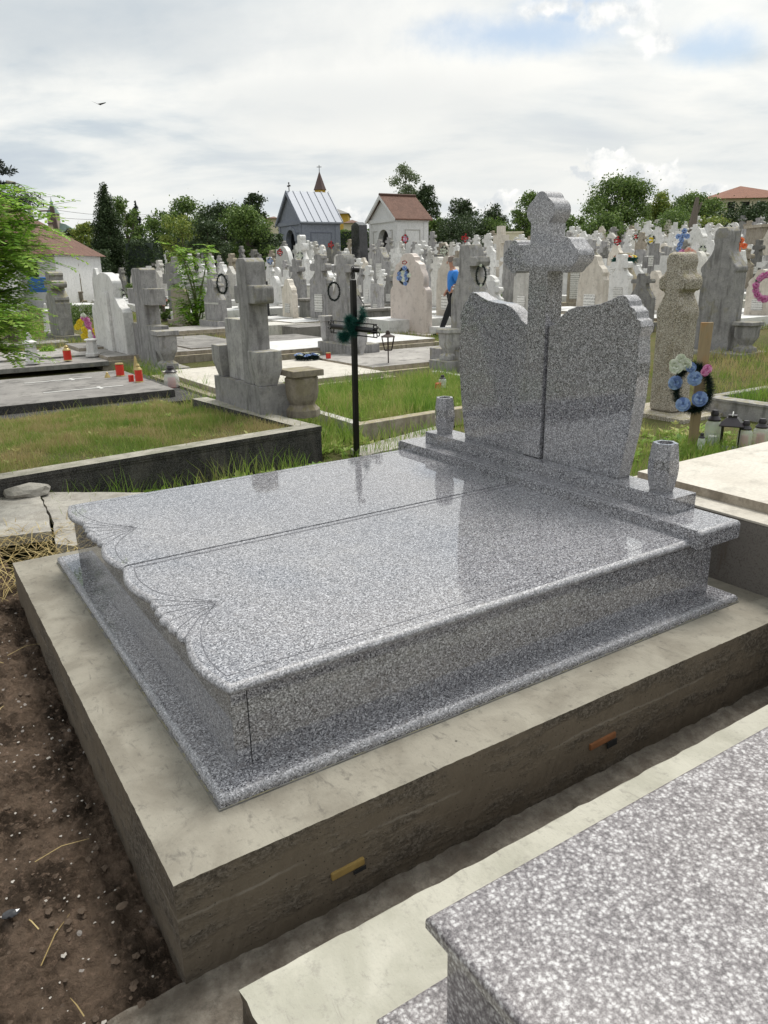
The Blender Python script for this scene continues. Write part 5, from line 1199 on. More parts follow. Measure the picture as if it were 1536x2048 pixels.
# ================================================================ leafy branches at left (compound leaves)
def compound(L, k, V, F, o, d, up, lw, ll):
    """one pinnate leaf from point o along d"""
    d = d/np.linalg.norm(d); s = np.cross(d, up); s /= np.linalg.norm(s)+1e-9; n_ = np.cross(s, d)
    p = o.copy(); dd = d.copy()
    for j in range(k):
        dd = dd+np.array([0, 0, -.045]); dd /= np.linalg.norm(dd); p = p+dd*L/k
        for sg in (-1, 1):
            a = s*sg*.9+dd*.35+n_*random.uniform(-.25, .15); a /= np.linalg.norm(a); b = dd*lw/2; e = ll*(1-.35*abs(j/k-.4))*random.uniform(.85, 1.1); i = len(V)
            V += [p, p+a*e*.45+b, p+a*e, p+a*e*.45-b]; F.append((i, i+1, i+2, i+3))
    return o, p
def sapling(P, branches, L, k, lw, ll, leaf, label, r0=.02, nl=9, name='locust_sapling', end=None):
    o = empty(name, tuple(P), label, 'sapling'); V = []; F = []; st = MB()
    for br in branches:
        pts = smoothc([tuple(np.array(b)-P) for b in br], 5); m_ = len(pts)
        st.tube(pts, [r0*(1-.8*i/m_) for i in range(m_)], 5)
        for i in range(int(m_*.25), m_):
            for _ in range(nl if i > m_*.4 else nl//2):
                c = np.array(pts[i]); th = random.uniform(0, 6.28); d = np.array([math.cos(th), math.sin(th), random.uniform(-.35, .45)]); a, b = compound(L*random.uniform(.7, 1.15), k, V, F, c, d, np.array([0, 0, 1.]), lw, ll); st.tube([tuple(a), tuple(b)], [.0025, .001], 3)
    st.build('stem', 'stem_green', o); fastmesh('leaves', np.array(V), np.array(F), leaf, o)
    return o
def pt(px, py, dist):
    d = ray(px, py); return CAM+d*(dist/math.hypot(d[0], d[1]))
b0 = pt(-140, 800, 5.6); b0[2] = -.3
sapling(b0, [[b0, pt(-120, 640, 5.6), pt(-70, 500, 5.6), pt(-10, 400, 5.7)], [b0, pt(-90, 560, 5.6), pt(-20, 470, 5.6), pt(60, 445, 5.7)], [b0, pt(-80, 620, 5.5), pt(-20, 560, 5.5), pt(30, 535, 5.6)], [b0, pt(-120, 560, 5.7), pt(-60, 480, 5.8), pt(10, 470, 5.9)], [b0, pt(-100, 700, 5.9), pt(-30, 640, 6.0), pt(45, 600, 6.1)], [b0, pt(-110, 690, 5.4), pt(-40, 690, 5.5), pt(10, 650, 5.6)], [b0, pt(-120, 520, 5.3), pt(-60, 420, 5.3), pt(-10, 380, 5.4)], [b0, pt(-100, 560, 5.9), pt(-20, 520, 6), pt(50, 490, 6)], [b0, pt(-100, 600, 5.7), pt(-30, 590, 5.8), pt(20, 580, 5.9)]]+[[b0, pt(-110, y+40, dq), pt(-50, y+random.uniform(-5, 25), dq), pt(x_, y, dq+.1)] for x_, y, dq in ((45, 420, 5.5), (60, 470, 6.1), (25, 505, 5.4), (75, 515, 5.8), (80, 450, 6.0), (70, 490, 5.7), (-10, 545, 6), (35, 640, 5.6), (10, 700, 5.5), (-5, 610, 5.2), (30, 395, 5.9))], .30, 10, .026, .058, 'leaf_bright', 'bright green locust branches with feathery leaves reaching in from the left edge', .02, 3)
b1 = G(392, 655)
dA = math.hypot(b1[0]-CAM[0], b1[1]-CAM[1])
sapling(b1, [[b1, pt(392, 600, dA), pt(380, 540, dA), pt(345, 490, dA)], [b1, pt(398, 600, dA), pt(410, 540, dA), pt(412, 490, dA)], [b1, pt(385, 620, dA), pt(375, 590, dA), pt(368, 560, dA)], [b1, pt(400, 630, dA), pt(405, 600, dA), pt(400, 570, dA)], [b1, pt(388, 590, dA), pt(370, 530, dA), pt(375, 500, dA)]]+[[b1, pt(390+q, 640, dA), pt(385+q*1.6, 615-abs(q), dA)] for q in (-14, -5, 6, 14)], .45, 7, .06, .15, 'leaf_bright', 'bright green sapling growing among the grey crosses left of centre', .03, 3, name='ailanthus_sapling')
# shrubs among the graves at left
for (px, py, wd, ht, lf, lb, sz) in ((165, 650, 75, 36, 'leaf_mid', 'low dark green lavender like bush behind the pink and yellow flowers', .05), (30, 690, 120, 70, 'leaf_bright', 'bright low bush under the leafy branches at the left edge', .05), (95, 712, 35, 16, 'leaf_bright', 'small green weed clump on the grey slab behind the white post', .04), (268, 610, 30, 40, 'leaf_mid', 'small rose bush with yellow bloom behind the arched white headstone', .06), (330, 640, 30, 45, 'leaf_mid', 'small green bush with pale roses right of the tall grey cross', .06), (985, 610, 45, 30, 'leaf_mid', 'green potted shrub between stele and granite cross', .06), (1070, 600, 30, 40, 'leaf_mid', 'leafy green plant seen left of the granite cross post', .06)):
    P = G(px, py); d = math.hypot(P[0]-CAM[0], P[1]-CAM[1]); tree('bush', P, ht*d/FPX, wd/2*d/FPX, lf, lb, 1800, size=sz, cat='bush', name='bush')

# ================================================================ wreaths, flowers, candles
def flower(m, c, nrm, r, mi=0, petals=5):
    nrm = Vector(nrm).normalized(); a = nrm.orthogonal().normalized(); b = nrm.cross(a); c = Vector(c)
    for ring, (rr_, tl, n) in enumerate(((1., .35, petals), (.72, .8, petals), (.42, 1.3, petals-1))):
        for k in range(n):
            an = 2*math.pi*k/n+ring*.6+random.uniform(-.1, .1); d = a*math.cos(an)+b*math.sin(an); t = a*-math.sin(an)+b*math.cos(an)
            p0 = c; w_ = r*rr_*.62; o1 = c+d*r*rr_*.55+nrm*r*.28*tl; o2 = c+d*r*rr_+nrm*r*.30*tl
            m.add([p0, o1-t*w_, o2-t*w_*.55, o2+nrm*r*.06+d*r*.05, o2+t*w_*.55, o1+t*w_], [(0, 1, 2, 3, 4, 5)], mi)
def tuft(V, F, c, d, L, wd):
    d = d/np.linalg.norm(d); s = np.cross(d, rng.normal(size=3)); s /= np.linalg.norm(s); i = len(V); V += [c-s*wd, c+s*wd, c+d*L]; F.append((i, i+1, i+2))
def garland(path, rad, n, leaf, parent, name='greenery', needle=.035, wd=.0015):
    V = []; F = []; path = [np.array(p, float) for p in path]
    for _ in range(n):
        t = random.random()*(len(path)-1); i = int(t); c = path[i]+(path[i+1]-path[i])*(t-i); d = rng.normal(size=3); d /= np.linalg.norm(d); tuft(V, F, c+d*rad*random.random()*.3, d, rad*random.uniform(.6, 1.1) if needle is None else needle*random.uniform(.6, 1.2)+rad*.3, wd)
    return fastmesh(name, np.array(V), np.array(F), leaf, parent)
def wreath(c, r, nrm, cols, label, leafm='tinsel_dark', thick=.35, nf=7, n=900, sq=1.25, grp=None, fr=.30, wd=None, full=False):
    c = Vector(c); nrm = Vector(nrm).normalized(); a = nrm.cross(Vector((0, 0, 1))).normalized() if abs(nrm.z) < .9 else Vector((1, 0, 0)); b = a.cross(nrm) if abs(nrm.z) < .9 else Vector((0, 1, 0))
    if abs(nrm.z) < .9 and b.z < 0: b = -b
    o = empty('wreath', tuple(c), label, 'wreath', grp)
    ring = [tuple(a*math.cos(t)*r+b*math.sin(t)*r*sq) for t in np.linspace(0, 2*math.pi, 25)]
    garland(ring, r*thick, int(n*1.3), leafm, o, needle=r*thick*.8, wd=wd or r*.05)
    m = MB(); m.tube(ring[:-1], r*.10, 5, closed=True); m.build('hoop', 'hole_dark', o)
    ms = []; 
    for cc in cols:
        if cc not in ms: ms.append(cc)
    m = MB()
    for k in range(nf):
        t = 2*math.pi*(k+.5)/nf+random.uniform(-.1, .1); q = a*math.cos(t)*r+b*math.sin(t)*r*sq+nrm*r*.22
        if full and k % 2: q *= .45
        flower(m, q, nrm+Vector((random.uniform(-.3, .3), random.uniform(-.3, .3), .2)), r*fr*random.uniform(.85, 1.15), ms.index(cols[k % len(cols)]))
    m.build('flowers', ms, o); return o
TOC = lambda P: Vector((CAM[0]-P[0], CAM[1]-P[1], .15)).normalized()
def wr(px, py, dist, rpx, cols, label, **k):
    P = pt(px, py, dist); return wreath(P, rpx*dist/FPX, k.pop('nrm', TOC(P)), cols, label, **k)
# wooden stake with the blue rose wreath
P = U(1385, 893, -.31); tpz = zat(P, 645)-P[2]; o = empty('wooden_stake', tuple(P), 'upright weathered wooden plank marker with orange stain behind the right vase', 'stake')
ln = along(np.array([P[0], P[1], P[2]+tpz]), RTf, 1412)*RTf
m = MB(); hw = RTf*.042; hw2 = RTf*.052; dp = np.array([FW[0], FW[1], 0])*.03
B_ = [-hw, hw, hw+dp, -hw+dp]; Tt = [x*1.25+ln+np.array([0, 0, tpz]) for x in B_]
m.add([b-np.array([0, 0, .1]) for b in B_]+Tt, [(0, 1, 5, 4), (1, 2, 6, 5), (2, 3, 7, 6), (3, 0, 4, 7), (4, 5, 6, 7)]); m.build('plank', 'wood_plank', o, bevel=.004, seg=1)
ds = math.hypot(P[0]-CAM[0], P[1]-CAM[1])
wt = empty('wreath', tuple(pt(1386, 775, ds-.09)), 'black wreath with large blue roses and white blooms hung on the wooden plank marker', 'wreath')
c0 = np.array(wt.location)
ring = [tuple(pt(1386+34*math.cos(t), 776+44*math.sin(t), ds-.09)-c0) for t in np.linspace(0, 2*math.pi, 25)]
garland(ring, .075, 5200, 'tinsel_dark', wt, needle=.035, wd=.0022)
m = MB(); nv = TOC(P)
for (x, y, r, mi) in ((1350, 765, 14, 0), (1389, 757, 14, 0), (1400, 798, 15, 0), (1366, 809, 14, 0), (1353, 735, 13, 1), (1372, 728, 12, 1), (1362, 718, 10, 1), (1382, 735, 10, 2), (1348, 727, 9, 1), (1415, 738, 9, 3), (1410, 744, 8, 3)):
    flower(m, Vector(pt(x, y, ds-.15)-c0), nv+Vector((random.uniform(-.3, .3), random.uniform(-.3, .3), random.uniform(-.1, .4))), r*ds/FPX*.9, mi, 7)
m.build('flowers', ['petal_blue', 'petal_white', 'petal_blue', 'petal_pink'], wt)
q = U(615, 718, -.09); wreath((q[0], q[1], -.06), .16, (0, 0, 1), ['petal_blue', 'petal_white', 'petal_blue'], 'flat wreath of blue and white flowers lying on the cream grave slab', n=900, sq=1., nf=8, fr=.4)
P24 = G(853, 672); d24 = math.hypot(P24[0]-CAM[0], P24[1]-CAM[1])
wr(808, 552, d24-.15, 9.5, ['petal_blue', 'petal_white', 'petal_blue'], 'dark oval wreath with pale blue flowers on the pink marble headstone', nf=9, fr=.5, sq=1.5, full=True)
wr(809, 525, d24-.1, 4, ['petal_red'], 'small red flower bunch on the pink marble headstone', nf=5, sq=.7, n=200)
wr(808, 525, 34, .1, ['petal_red'], 'x', nf=1, n=5) if False else None
P18 = G(443, 665); d18 = math.hypot(P18[0]-CAM[0], P18[1]-CAM[1])
wr(444, 568, d18-.05, 9, [], 'dark green wreath hanging on the grey plaque cross stone', nf=0, n=900, sq=1.9)
wr(518, 552, 9.35, 9, ['petal_yellow', 'petal_white'], 'dark wreath with pale flowers leaning behind the shouldered concrete cross', nf=3, n=900, sq=2.0)
P23 = G(708, 722); d23 = math.hypot(P23[0]-CAM[0], P23[1]-CAM[1])
wr(668, 583, d23-.05, 11, [], 'dark bare wreath hanging at the left of the lichen topped cross', nf=0, n=900, sq=1.5, thick=.25)
wr(962, 551, 11.5, 9, ['petal_white'], 'dark green wreath on the lichen stained cross beside the granite tablet', nf=2, n=1000, sq=2.0)
P32 = G(1256, 625); d32 = math.hypot(P32[0]-CAM[0], P32[1]-CAM[1])
wr(1249, 519, d32, 22, ['petal_white', 'petal_yellow', 'petal_white', 'petal_orange'], 'white and orange flower wreath laid over the tan cone stone', nrm=(0, -.3, 1), nf=16, fr=.22, n=800, sq=.5, leafm='tinsel')
wr(1372, 518, 12.5, 12, ['petal_salmon', 'petal_salmon', 'petal_pink'], 'big salmon and pink flower bunch against the inscribed grey marble', nf=16, fr=.5, full=True, n=700, sq=1.2)
wr(1376, 602, 11.8, 8, ['petal_white'], 'white flowered dark wreath between the pebble dashed cross and big stele', nf=6, fr=.5, sq=1.6, n=500)
wr(1532, 574, 16, 16, ['petal_pink'], 'round pink wreath at the right edge of the photo', nf=14, fr=.35, n=700, sq=1.25, leafm='tinsel')
wr(240, 590, 20, .1, [], 'x', nf=0, n=3) if False else None
def flowercross(px, py, dist, hpx, col, label, tilt=.25):
    P = pt(px, py, dist); k = dist/FPX; o = empty('flower_cross', tuple(P), label, 'flower cross'); m = MB(); s = hpx*k
    for (a, b) in ((0, .5), (0, .25), (0, 0), (0, -.25), (0, -.5), (-.27, .2), (.27, .2)):
        ca, sa = math.cos(tilt), math.sin(tilt); a2, b2 = a*ca-b*sa*-1*-1, b*ca+a*sa
        flower(m, Vector(RTf*s*(a+b*tilt)+np.array([0, 0, 1])*s*b), TOC(P), s*.15, 0)
    m.build('flowers', [col], o)
    st = MB(); st.tube([tuple(RTf*s*.5*tilt+[0, 0, s*.55]), tuple(-RTf*s*.5*tilt-[0, 0, s*.55])], s*.04, 5); st.build('frame', 'hole_dark', o)
flowercross(1363, 480, 21, 30, 'petal_blue', 'blue flower cross standing above the right hand stones')
flowercross(1476, 500, 21, 32, 'petal_orange', 'orange flower cross on the slender white stone')
for (px, py, d, r, col, lb) in ((1235, 482, 30, 6, ['petal_red'], 'small red wreath on a stone right of the granite cross'), (1302, 480, 32, 7, ['petal_white', 'petal_yellow'], 'pale green wreath on a white stone under the round tree'), (662, 490, 40, 5, ['petal_red'], 'red wreath on a stone at the foot of the grey chapel'), (810, 478, 34, 6, ['petal_red', 'petal_pink'], 'small red flowers on a cross before the white chapel'), (930, 476, 36, 6, ['petal_red'], 'red wreath among stones right of the white chapel'), (600, 512, 26, 6, ['petal_white'], 'green wreath on the very tall white marble cross'), (540, 522, 27, 5, ['petal_blue'], 'small blue wreath left of the sail shaped stone'), (1455, 460, 30, 8, ['petal_white', 'petal_white'], 'white flower bunch on the white wide armed cross'), (560, 505, 30, 5, ['petal_red'], 'dull red wreath left of the grey chapel door'), (240, 586, 15.2, 7, ['petal_white'], 'white pot flowers behind the arched white headstone'), (888, 502, 30, 7, ['petal_white'], 'white flowers on a stone above the walking man'), (1271, 473, 30, 5, ['petal_white', 'petal_red'], 'small dark wreath on a grey cross near the pinkish wall'), (1010, 640, 14, 7, ['petal_pink'], 'purple flower beside the plain grey stele'), (1405, 500, 24, 6, ['petal_white'], 'white flower bunch right of the tall pebble cross'), (325, 600, 14, 8, ['petal_salmon', 'petal_white'], 'pale pink flowers behind the tall grey cross post')):
    wr(px, py, d, r*.85, col, lb, nf=9, fr=.34, full=True, n=300, sq=1.3, leafm='tinsel_dark', thick=.5)
# pink and yellow flowers at left
P = U(190, 690, -.10); o = empty('flower_bouquet', tuple(P), 'tall bouquet of yellow and pink artificial flowers left of the arched white headstone', 'flowers'); m = MB(); dd = math.hypot(P[0]-CAM[0], P[1]-CAM[1])
for (x, y, mi) in [(158+random.uniform(-4, 4), 650+random.uniform(-8, 8), 0) for _ in range(7)]+[(170+random.uniform(-5, 5), 665+random.uniform(-8, 10), 0) for _ in range(8)]+[(168+i*2.2+random.uniform(-4, 4), 636+i*4+random.uniform(-4, 4), 1) for i in range(11)]+[(188+i*2.6, 662+i*1.5+random.uniform(-4, 4), 0) for i in range(7)]+[(167, 632, 2)]:
    flower(m, Vector(pt(x, y, dd-.1)-P), TOC(P), 5.2*dd/FPX, mi)
m.build('flowers', ['petal_yellow', 'petal_pink', 'petal_white'], o)
m = MB(); [m.tube([(0, 0, 0), tuple(pt(x, y, dd)-P)], .008, 4) for x, y in ((162, 660), (180, 645), (195, 668))]; m.build('stems', 'stem_green', o)
garland([(0, 0, .1), tuple(pt(175, 665, dd)-P), tuple(pt(195, 680, dd)-P)], .1, 500, 'tinsel_dark', o, needle=.06, wd=.004)
m = MB(); bowl_vase(m, 0, 0, 0, .10, .32, False); m.build('pot', 'concrete_dark', o, smooth=True)
# candles and lanterns
def candle(P, h, r, kind, label):
    o = empty('grave_candle', tuple(P), label, 'grave candle', 'grave candles')
    if kind == 'red':
        m = MB(); m.lathe([(r, h*.08), (r, h*.86), (r*.8, h*.9)], n=14); m.build('cup', 'red_plastic', o, smooth=True)
        m = MB(); m.lathe([(r*1.12, 0), (r*1.12, h*.05), (r*.9, h*.09)], n=14); m.build('base_rim', 'gold_plastic', o, smooth=True); m = MB(); m.lathe([(r*.9, h*.9), (r*1.05, h*.92), (r*.95, h)], n=14); m.build('cap', 'gold_plastic', o, smooth=True)
    elif kind == 'redtall':
        m = MB(); m.lathe([(r, h*.06), (r, h*.66)], n=14); m.build('cup', 'red_plastic', o, smooth=True)
        m = MB(); m.lathe([(r*1.1, 0), (r, h*.06)], n=14); m.build('base_rim', 'gold_plastic', o, smooth=True); m = MB(); m.lathe([(r*1.05, h*.66), (r*.95, h*.72), (r*.5, h*.82), (r*.55, h*.9), (r*.2, h)], n=14); m.build('cap', 'gold_plastic', o, smooth=True)
    elif kind == 'cup':
        m = MB(); m.lathe([(r, 0), (r, h)], n=14); m.build('cup', 'red_plastic', o, smooth=True)
    elif kind == 'cap':
        m = MB(); m.lathe([(r, 0), (r*.9, h*.2), (r*.4, h*.7), (r*.45, h*.8), (r*.1, h)], n=12); m.build('cap', 'gold_plastic', o, smooth=True)
    elif kind in ('glass', 'globe', 'glassred'):
        if kind == 'globe': pr = [(r*.5, 0), (r*.9, h*.1), (r, h*.35), (r*.85, h*.6), (r*.5, h*.7)]
        else: pr = [(r*.85, 0), (r*.95, h*.1), (r*1.0, h*.4), (r*.95, h*.62), (r*.7, h*.70)]
        m = MB(); m.lathe(pr, n=16); m.build('jar', 'glass_clear', o, smooth=True)
        m = MB(); m.lathe([(r*.5, h*.03), (r*.5, h*(.5 if kind != 'glass' else .25))], n=12); m.build('candle', 'red_plastic' if kind != 'glass' else 'white_paint', o, smooth=True)
        m = MB(); m.lathe([(r*.78, h*.70), (r*.8, h*.74), (r*.45, h*.84), (r*.5, h*.90), (r*.35, h)], n=14); m.build('cap', 'dark_cap', o, smooth=True)
    return o
def cpx(px, py, pt_, z, rpx, kind, label):
    P = U(px, py, z); d = math.hypot(P[0]-CAM[0], P[1]-CAM[1]); return candle(P, zat(P, pt_)-P[2], rpx*d/FPX, kind, label)
cpx(241, 752, 726, -.10, 7.5, 'red', 'fat red plastic grave candle with gold rims on the wide grey slab')
cpx(279, 764, 727, -.10, 7, 'redtall', 'tall red grave candle with pointed gold cap on the wide grey slab')
cpx(263, 763, 750, -.10, 5, 'cup', 'small plain red candle cup on the wide grey slab')
cpx(215, 755, 744, -.10, 5.5, 'cap', 'small gold candle cap lying on the wide grey slab')
cpx(136, 721, 690, -.10, 7, 'redtall', 'red and brown candle lantern on the farther grey slab')
cpx(345, 778, 731, -.22, 15, 'globe', 'round glass candle globe with black cap and red candle at the slab corner')
cpx(273, 742, 712, -.10, 6, 'cap', 'old brown candle lantern beside the tall grey cross')
cpx(657, 719, 705, -.10, 5, 'red', 'small red candle beside the blue flower wreath on the cream slab')
cpx(412, 671, 660, -.15, 4.5, 'cup', 'tiny red candle at the foot of the plaque cross')
cpx(1423, 889, 820, -.29, 15, 'glass', 'tall clear glass candle jar with black cap, tallest of the row at right')
cpx(1486, 900, 841, -.29, 13, 'glassred', 'clear candle jar with silver cap and red candle second from the right edge')
cpx(1518, 897, 837, -.29, 14, 'glassred', 'clear candle jar with black cap and red heart at the right edge')
cpx(1401, 899, 866, -.29, 7, 'glass', 'small low candle jar with flat black lid left of the tall jar')
cpx(885, 775, 750, -.15, 8, 'glass', 'crumpled pale blue plastic bag like jar in the grass left of the new headstone')
cpx(876, 777, 766, -.15, 6, 'cup', 'small brown red candle in grass left of the new headstone')
# black metal lantern
P = U(1458, 898, -.29); d = math.hypot(P[0]-CAM[0], P[1]-CAM[1]); k = d/FPX; h = zat(P, 826)-P[2]; w_ = 15*k
o = empty('lantern', tuple(P), 'black metal lantern with pyramid roof between the glass candle jars at right', 'lantern'); o.rotation_euler.z = .5
m = MB(); [m.box(a*w_-.006, b*w_-.006, 0, a*w_+.006, b*w_+.006, h*.66) for a in (-1, 1) for b in (-1, 1)]; m.box(-w_*1.05, -w_*1.05, 0, w_*1.05, w_*1.05, .012); m.build('frame', 'black_metal', o)
m = MB(); m.box(-w_*1.35, -w_*1.35, h*.66, w_*1.35, w_*1.35, h*.69); m.box(-w_*1.35, -w_*1.35, h*.69, w_*1.35, w_*1.35, h*.88, taper=w_*.75); m.box(-w_*.5, -w_*.5, h*.88, w_*.5, w_*.5, h*.95); m.build('lantern_roof', 'dark_cap', o)
m = MB(); m.tube([(math.cos(t)*w_*.55, 0, h*.93+math.sin(t)*w_*.45) for t in np.linspace(0, math.pi, 9)], .004, 5); m.build('handle', 'white_paint', o)
# rusty lantern on rod
P = U(777, 741, -.2); zt = zat(P, 661)-P[2]; d = math.hypot(P[0]-CAM[0], P[1]-CAM[1]); k = d/FPX
o = empty('lantern', tuple(P), 'rusty black iron lantern standing on a thin rod before the dark kerb', 'lantern'); zb_ = zat(P, 700)-P[2]; zm = zat(P, 673)-P[2]; r1, r2 = 8*k, 14*k
m = MB(); m.tube([(0, 0, -.2), (0, 0, zb_)], .011, 6); m.tube([(0, 0, zb_), (0, 0, zt)], .014, 5) if False else None; m.build('rod', 'rust_metal', o)
m = MB()
for i in range(6):
    a = i*math.pi/3; b = (i+1)*math.pi/3; p = [(r1*math.cos(a), r1*math.sin(a), zb_), (r2*math.cos(a), r2*math.sin(a), zm), (r2*math.cos(b), r2*math.sin(b), zm), (r1*math.cos(b), r1*math.sin(b), zb_)]
    m.tube([p[0], p[1]], .009, 4); m.tube([p[1], p[2]], .009, 4); m.tube([p[0], p[3]], .009, 4)
m.build('lantern_frame', 'rust_metal', o); m = MB(); m.lathe([(r2*1.05, zm), (r2*.35, zm+(zt-zm)*.4), (r2*.3, zm+(zt-zm)*.7), (.02, zt)], n=6); m.build('lantern_roof', 'rust_metal', o)
m = MB(); m.lathe([(r1, zb_), (r1, zb_+.008)], n=6); m.build('lantern_floor', 'rust_metal', o)

# ================================================================ black iron cross with tinsel garland
P = U(713, 914, -.30); zt = zat(P, 555)-P[2]; d = math.hypot(P[0]-CAM[0], P[1]-CAM[1]); k = d/FPX
ic = empty('iron_cross', tuple(P), 'black iron post cross with scroll ends just behind the far side of the new tomb', 'iron cross')
Pt = P+[0, 0, zt]; tx = -along(Pt, -RTf, 705)*RTf
def ip(px, py, dd=0.): return pt(px, py, d+dd)-P
top = ip(706, 560); w_ = .021
def sqpost(m, a, b, w):
    a = np.array(a); b = np.array(b); m.add([a+[x*w, y*w, 0] for x, y in ((-1, -1), (1, -1), (1, 1), (-1, 1))]+[b+[x*w, y*w, 0] for x, y in ((-1, -1), (1, -1), (1, 1), (-1, 1))], [(0, 1, 5, 4), (1, 2, 6, 5), (2, 3, 7, 6), (3, 0, 4, 7), (4, 5, 6, 7), (3, 2, 1, 0)])
m = MB(); sqpost(m, (0, 0, -.1), top, w_); m.build('post', 'black_metal', ic, bevel=.002, seg=1)
zc = ip(707, 657)[2]; cx, cy = ip(707, 657)[0], ip(707, 657)[1]
Lr = along(P+[cx, cy, zc], -VD, 750); Ll = along(P+[cx, cy, zc], VD, 665)
m = MB(); m.tube([(cx, cy-Lr, zc), (cx, cy+Ll, zc)], .024, 10)
for s in (-1, 1):
    yy = -Lr if s < 0 else Ll; m.lathe([(.028, -.012), (.03, 0), (.028, .012)], (0, 0, 0), 10); 
    del m.v[-30:]; m.f = m.f[:-22]; m.m = m.m[:-22]
    for q in range(4):
        a = q*math.pi/2+.4; c1 = np.array([cx+.022*math.cos(a), cy+yy, zc+.022*math.sin(a)]); m.tube([(cx+(.03+.014*math.cos(t))*math.cos(a)*1.0, cy+yy+s*(.03-.03*math.cos(t)), zc+(.03+.018*math.sin(t))*math.sin(a)) for t in np.linspace(0, 5.5, 12)], .0045, 5)
for dz in (-.055, .05):
    m.tube([(cx, cy-Lr-.03, zc+dz), (cx, cy+Ll+.03, zc+dz)], .005, 5)
    for yy in (-Lr-.03, -Lr+.02, Ll-.02, Ll+.03): m.tube([(cx, cy+yy, zc), (cx, cy+yy, zc+dz)], .0045, 5)
m.build('crossbar', 'black_metal', ic, smooth=True)
m = MB(); t0 = np.array(top)
for s in (-1, 1): m.tube([tuple(t0+[0, s*.012+s*.018*math.sin(t), .012+.030*(1-math.cos(t))]) for t in np.linspace(0, 2*math.pi, 14)], .005, 5)
m.tube([tuple(t0+[0, .022*math.cos(t), .085+.024*math.sin(t)]) for t in np.linspace(0, 2*math.pi, 14)], .005, 5)
m.tube([tuple(t0+[-.01, 0, .085]), tuple(t0+[.05, -.02, .080])], .022, 10)
m.build('scroll_finial', 'black_metal', ic, smooth=True)
m = MB(); a = ip(712, 565); m.tube([tuple(a), tuple(ip(714, 640))], .004, 5); m.tube([tuple(ip(712, 590)+[.02, 0, 0]), tuple(ip(722, 610)+[.03, 0, 0]), tuple(ip(716, 640)+[.02, 0, 0])], .004, 5); m.build('rod', 'black_metal', ic)
gl = empty('garland', tuple(P), 'dark teal tinsel garland wound around the middle of the iron cross', 'garland')
garland([ip(*q, -.04) for q in ((724, 618), (726, 634), (720, 645), (708, 650), (700, 640), (697, 636), (696, 650), (704, 662), (712, 664), (690, 668), (682, 672), (688, 680), (695, 672))], .06, 5500, 'tinsel', gl, needle=.034, wd=.0013)
m = MB(); m.tube([tuple(ip(*q, -.04)) for q in ((724, 618), (726, 634), (712, 652), (700, 645), (704, 662), (688, 676))], .006, 5); m.build('wire', 'wire_dark', gl)

# ================================================================ man in blue
P = G(890, 672); d = math.hypot(P[0]-CAM[0], P[1]-CAM[1]); H = zat(P, 514)-P[2]; sc = H/1.78
man = empty('person', tuple(P), 'man in blue football shirt and black trousers walking left behind the tall stone', 'person'); man.scale = (sc,)*3; man.rotation_euler.z = math.atan2(-RTf[1], -RTf[0])+.15
def skin_mesh(name, V, E, R, mat, par, sub=2):
    me = bpy.data.meshes.new(name); me.from_pydata(V, E, []); me.materials.append(MATS[mat]); o = bpy.data.objects.new(name, me); COL.objects.link(o); o.parent = par
    md = o.modifiers.new('skin', 'SKIN'); md.use_smooth_shade = True
    for i, r in enumerate(R): me.skin_vertices[0].data[i].radius = r if isinstance(r, tuple) else (r, r)
    me.skin_vertices[0].data[0].use_root = True
    s = o.modifiers.new('sub', 'SUBSURF'); s.levels = sub; s.render_levels = sub; return o
# local frame: +x heading, y left, z up ; x offset so that the leading foot is at the origin
X0 = -.20
V = [(X0, 0, .95), (X0, 0, 1.15), (X0+.01, 0, 1.38), (X0+.02, 0, 1.50), (X0+.04, 0, 1.56), (X0+.05, 0, 1.64), (X0+.06, 0, 1.72),
     (X0, .1, .90), (X0+.18, .1, .50), (X0+.33, .1, .09), (X0+.46, .1, .04), (X0, -.1, .90), (X0+.02, -.1, .5), (X0-.24, -.1, .14), (X0-.14, -.1, .04),
     (X0+.01, .2, 1.42), (X0-.06, .24, 1.16), (X0+.05, .22, .94), (X0+.08, .21, .86), (X0+.01, -.2, 1.42), (X0-.02, -.24, 1.16), (X0+.14, -.22, .98), (X0+.18, -.21, .90)]
E_e = [(0, 1), (1, 2), (2, 3), (3, 4), (4, 5), (5, 6), (0, 7), (7, 8), (8, 9), (9, 10), (0, 11), (11, 12), (12, 13), (13, 14), (2, 15), (15, 16), (16, 17), (17, 18), (2, 19), (19, 20), (20, 21), (21, 22)]
R_ = [(.12, .14), (.12, .13), (.12, .16), (.07, .08), (.055, .055), (.085, .075), (.07, .065), .085, .06, .045, .04, .085, .06, .045, .04, .055, .042, .035, .03, .055, .042, .035, .03]
skin_mesh('body', V, E_e, R_, 'skin', man)
skin_mesh('shirt', [(X0, 0, .96), (X0-.01, 0, 1.18), (X0+.0, 0, 1.38), (X0+.02, 0, 1.49), (X0+.01, .2, 1.41), (X0-.05, .245, 1.22), (X0+.01, -.2, 1.41), (X0-.02, -.245, 1.22)], [(0, 1), (1, 2), (2, 3), (2, 4), (4, 5), (2, 6), (6, 7)], [(.145, .175), (.14, .165), (.15, .20), (.075, .09), .085, .075, .085, .075], 'shirt_blue', man)
skin_mesh('trousers', [(X0, 0, .97), (X0, .1, .88), (X0+.18, .1, .50), (X0+.335, .1, .10), (X0, -.1, .88), (X0+.02, -.1, .5), (X0-.24, -.1, .15)], [(0, 1), (1, 2), (2, 3), (0, 4), (4, 5), (5, 6)], [(.13, .16), .11, .078, .06, .11, .078, .06], 'trousers_black', man)
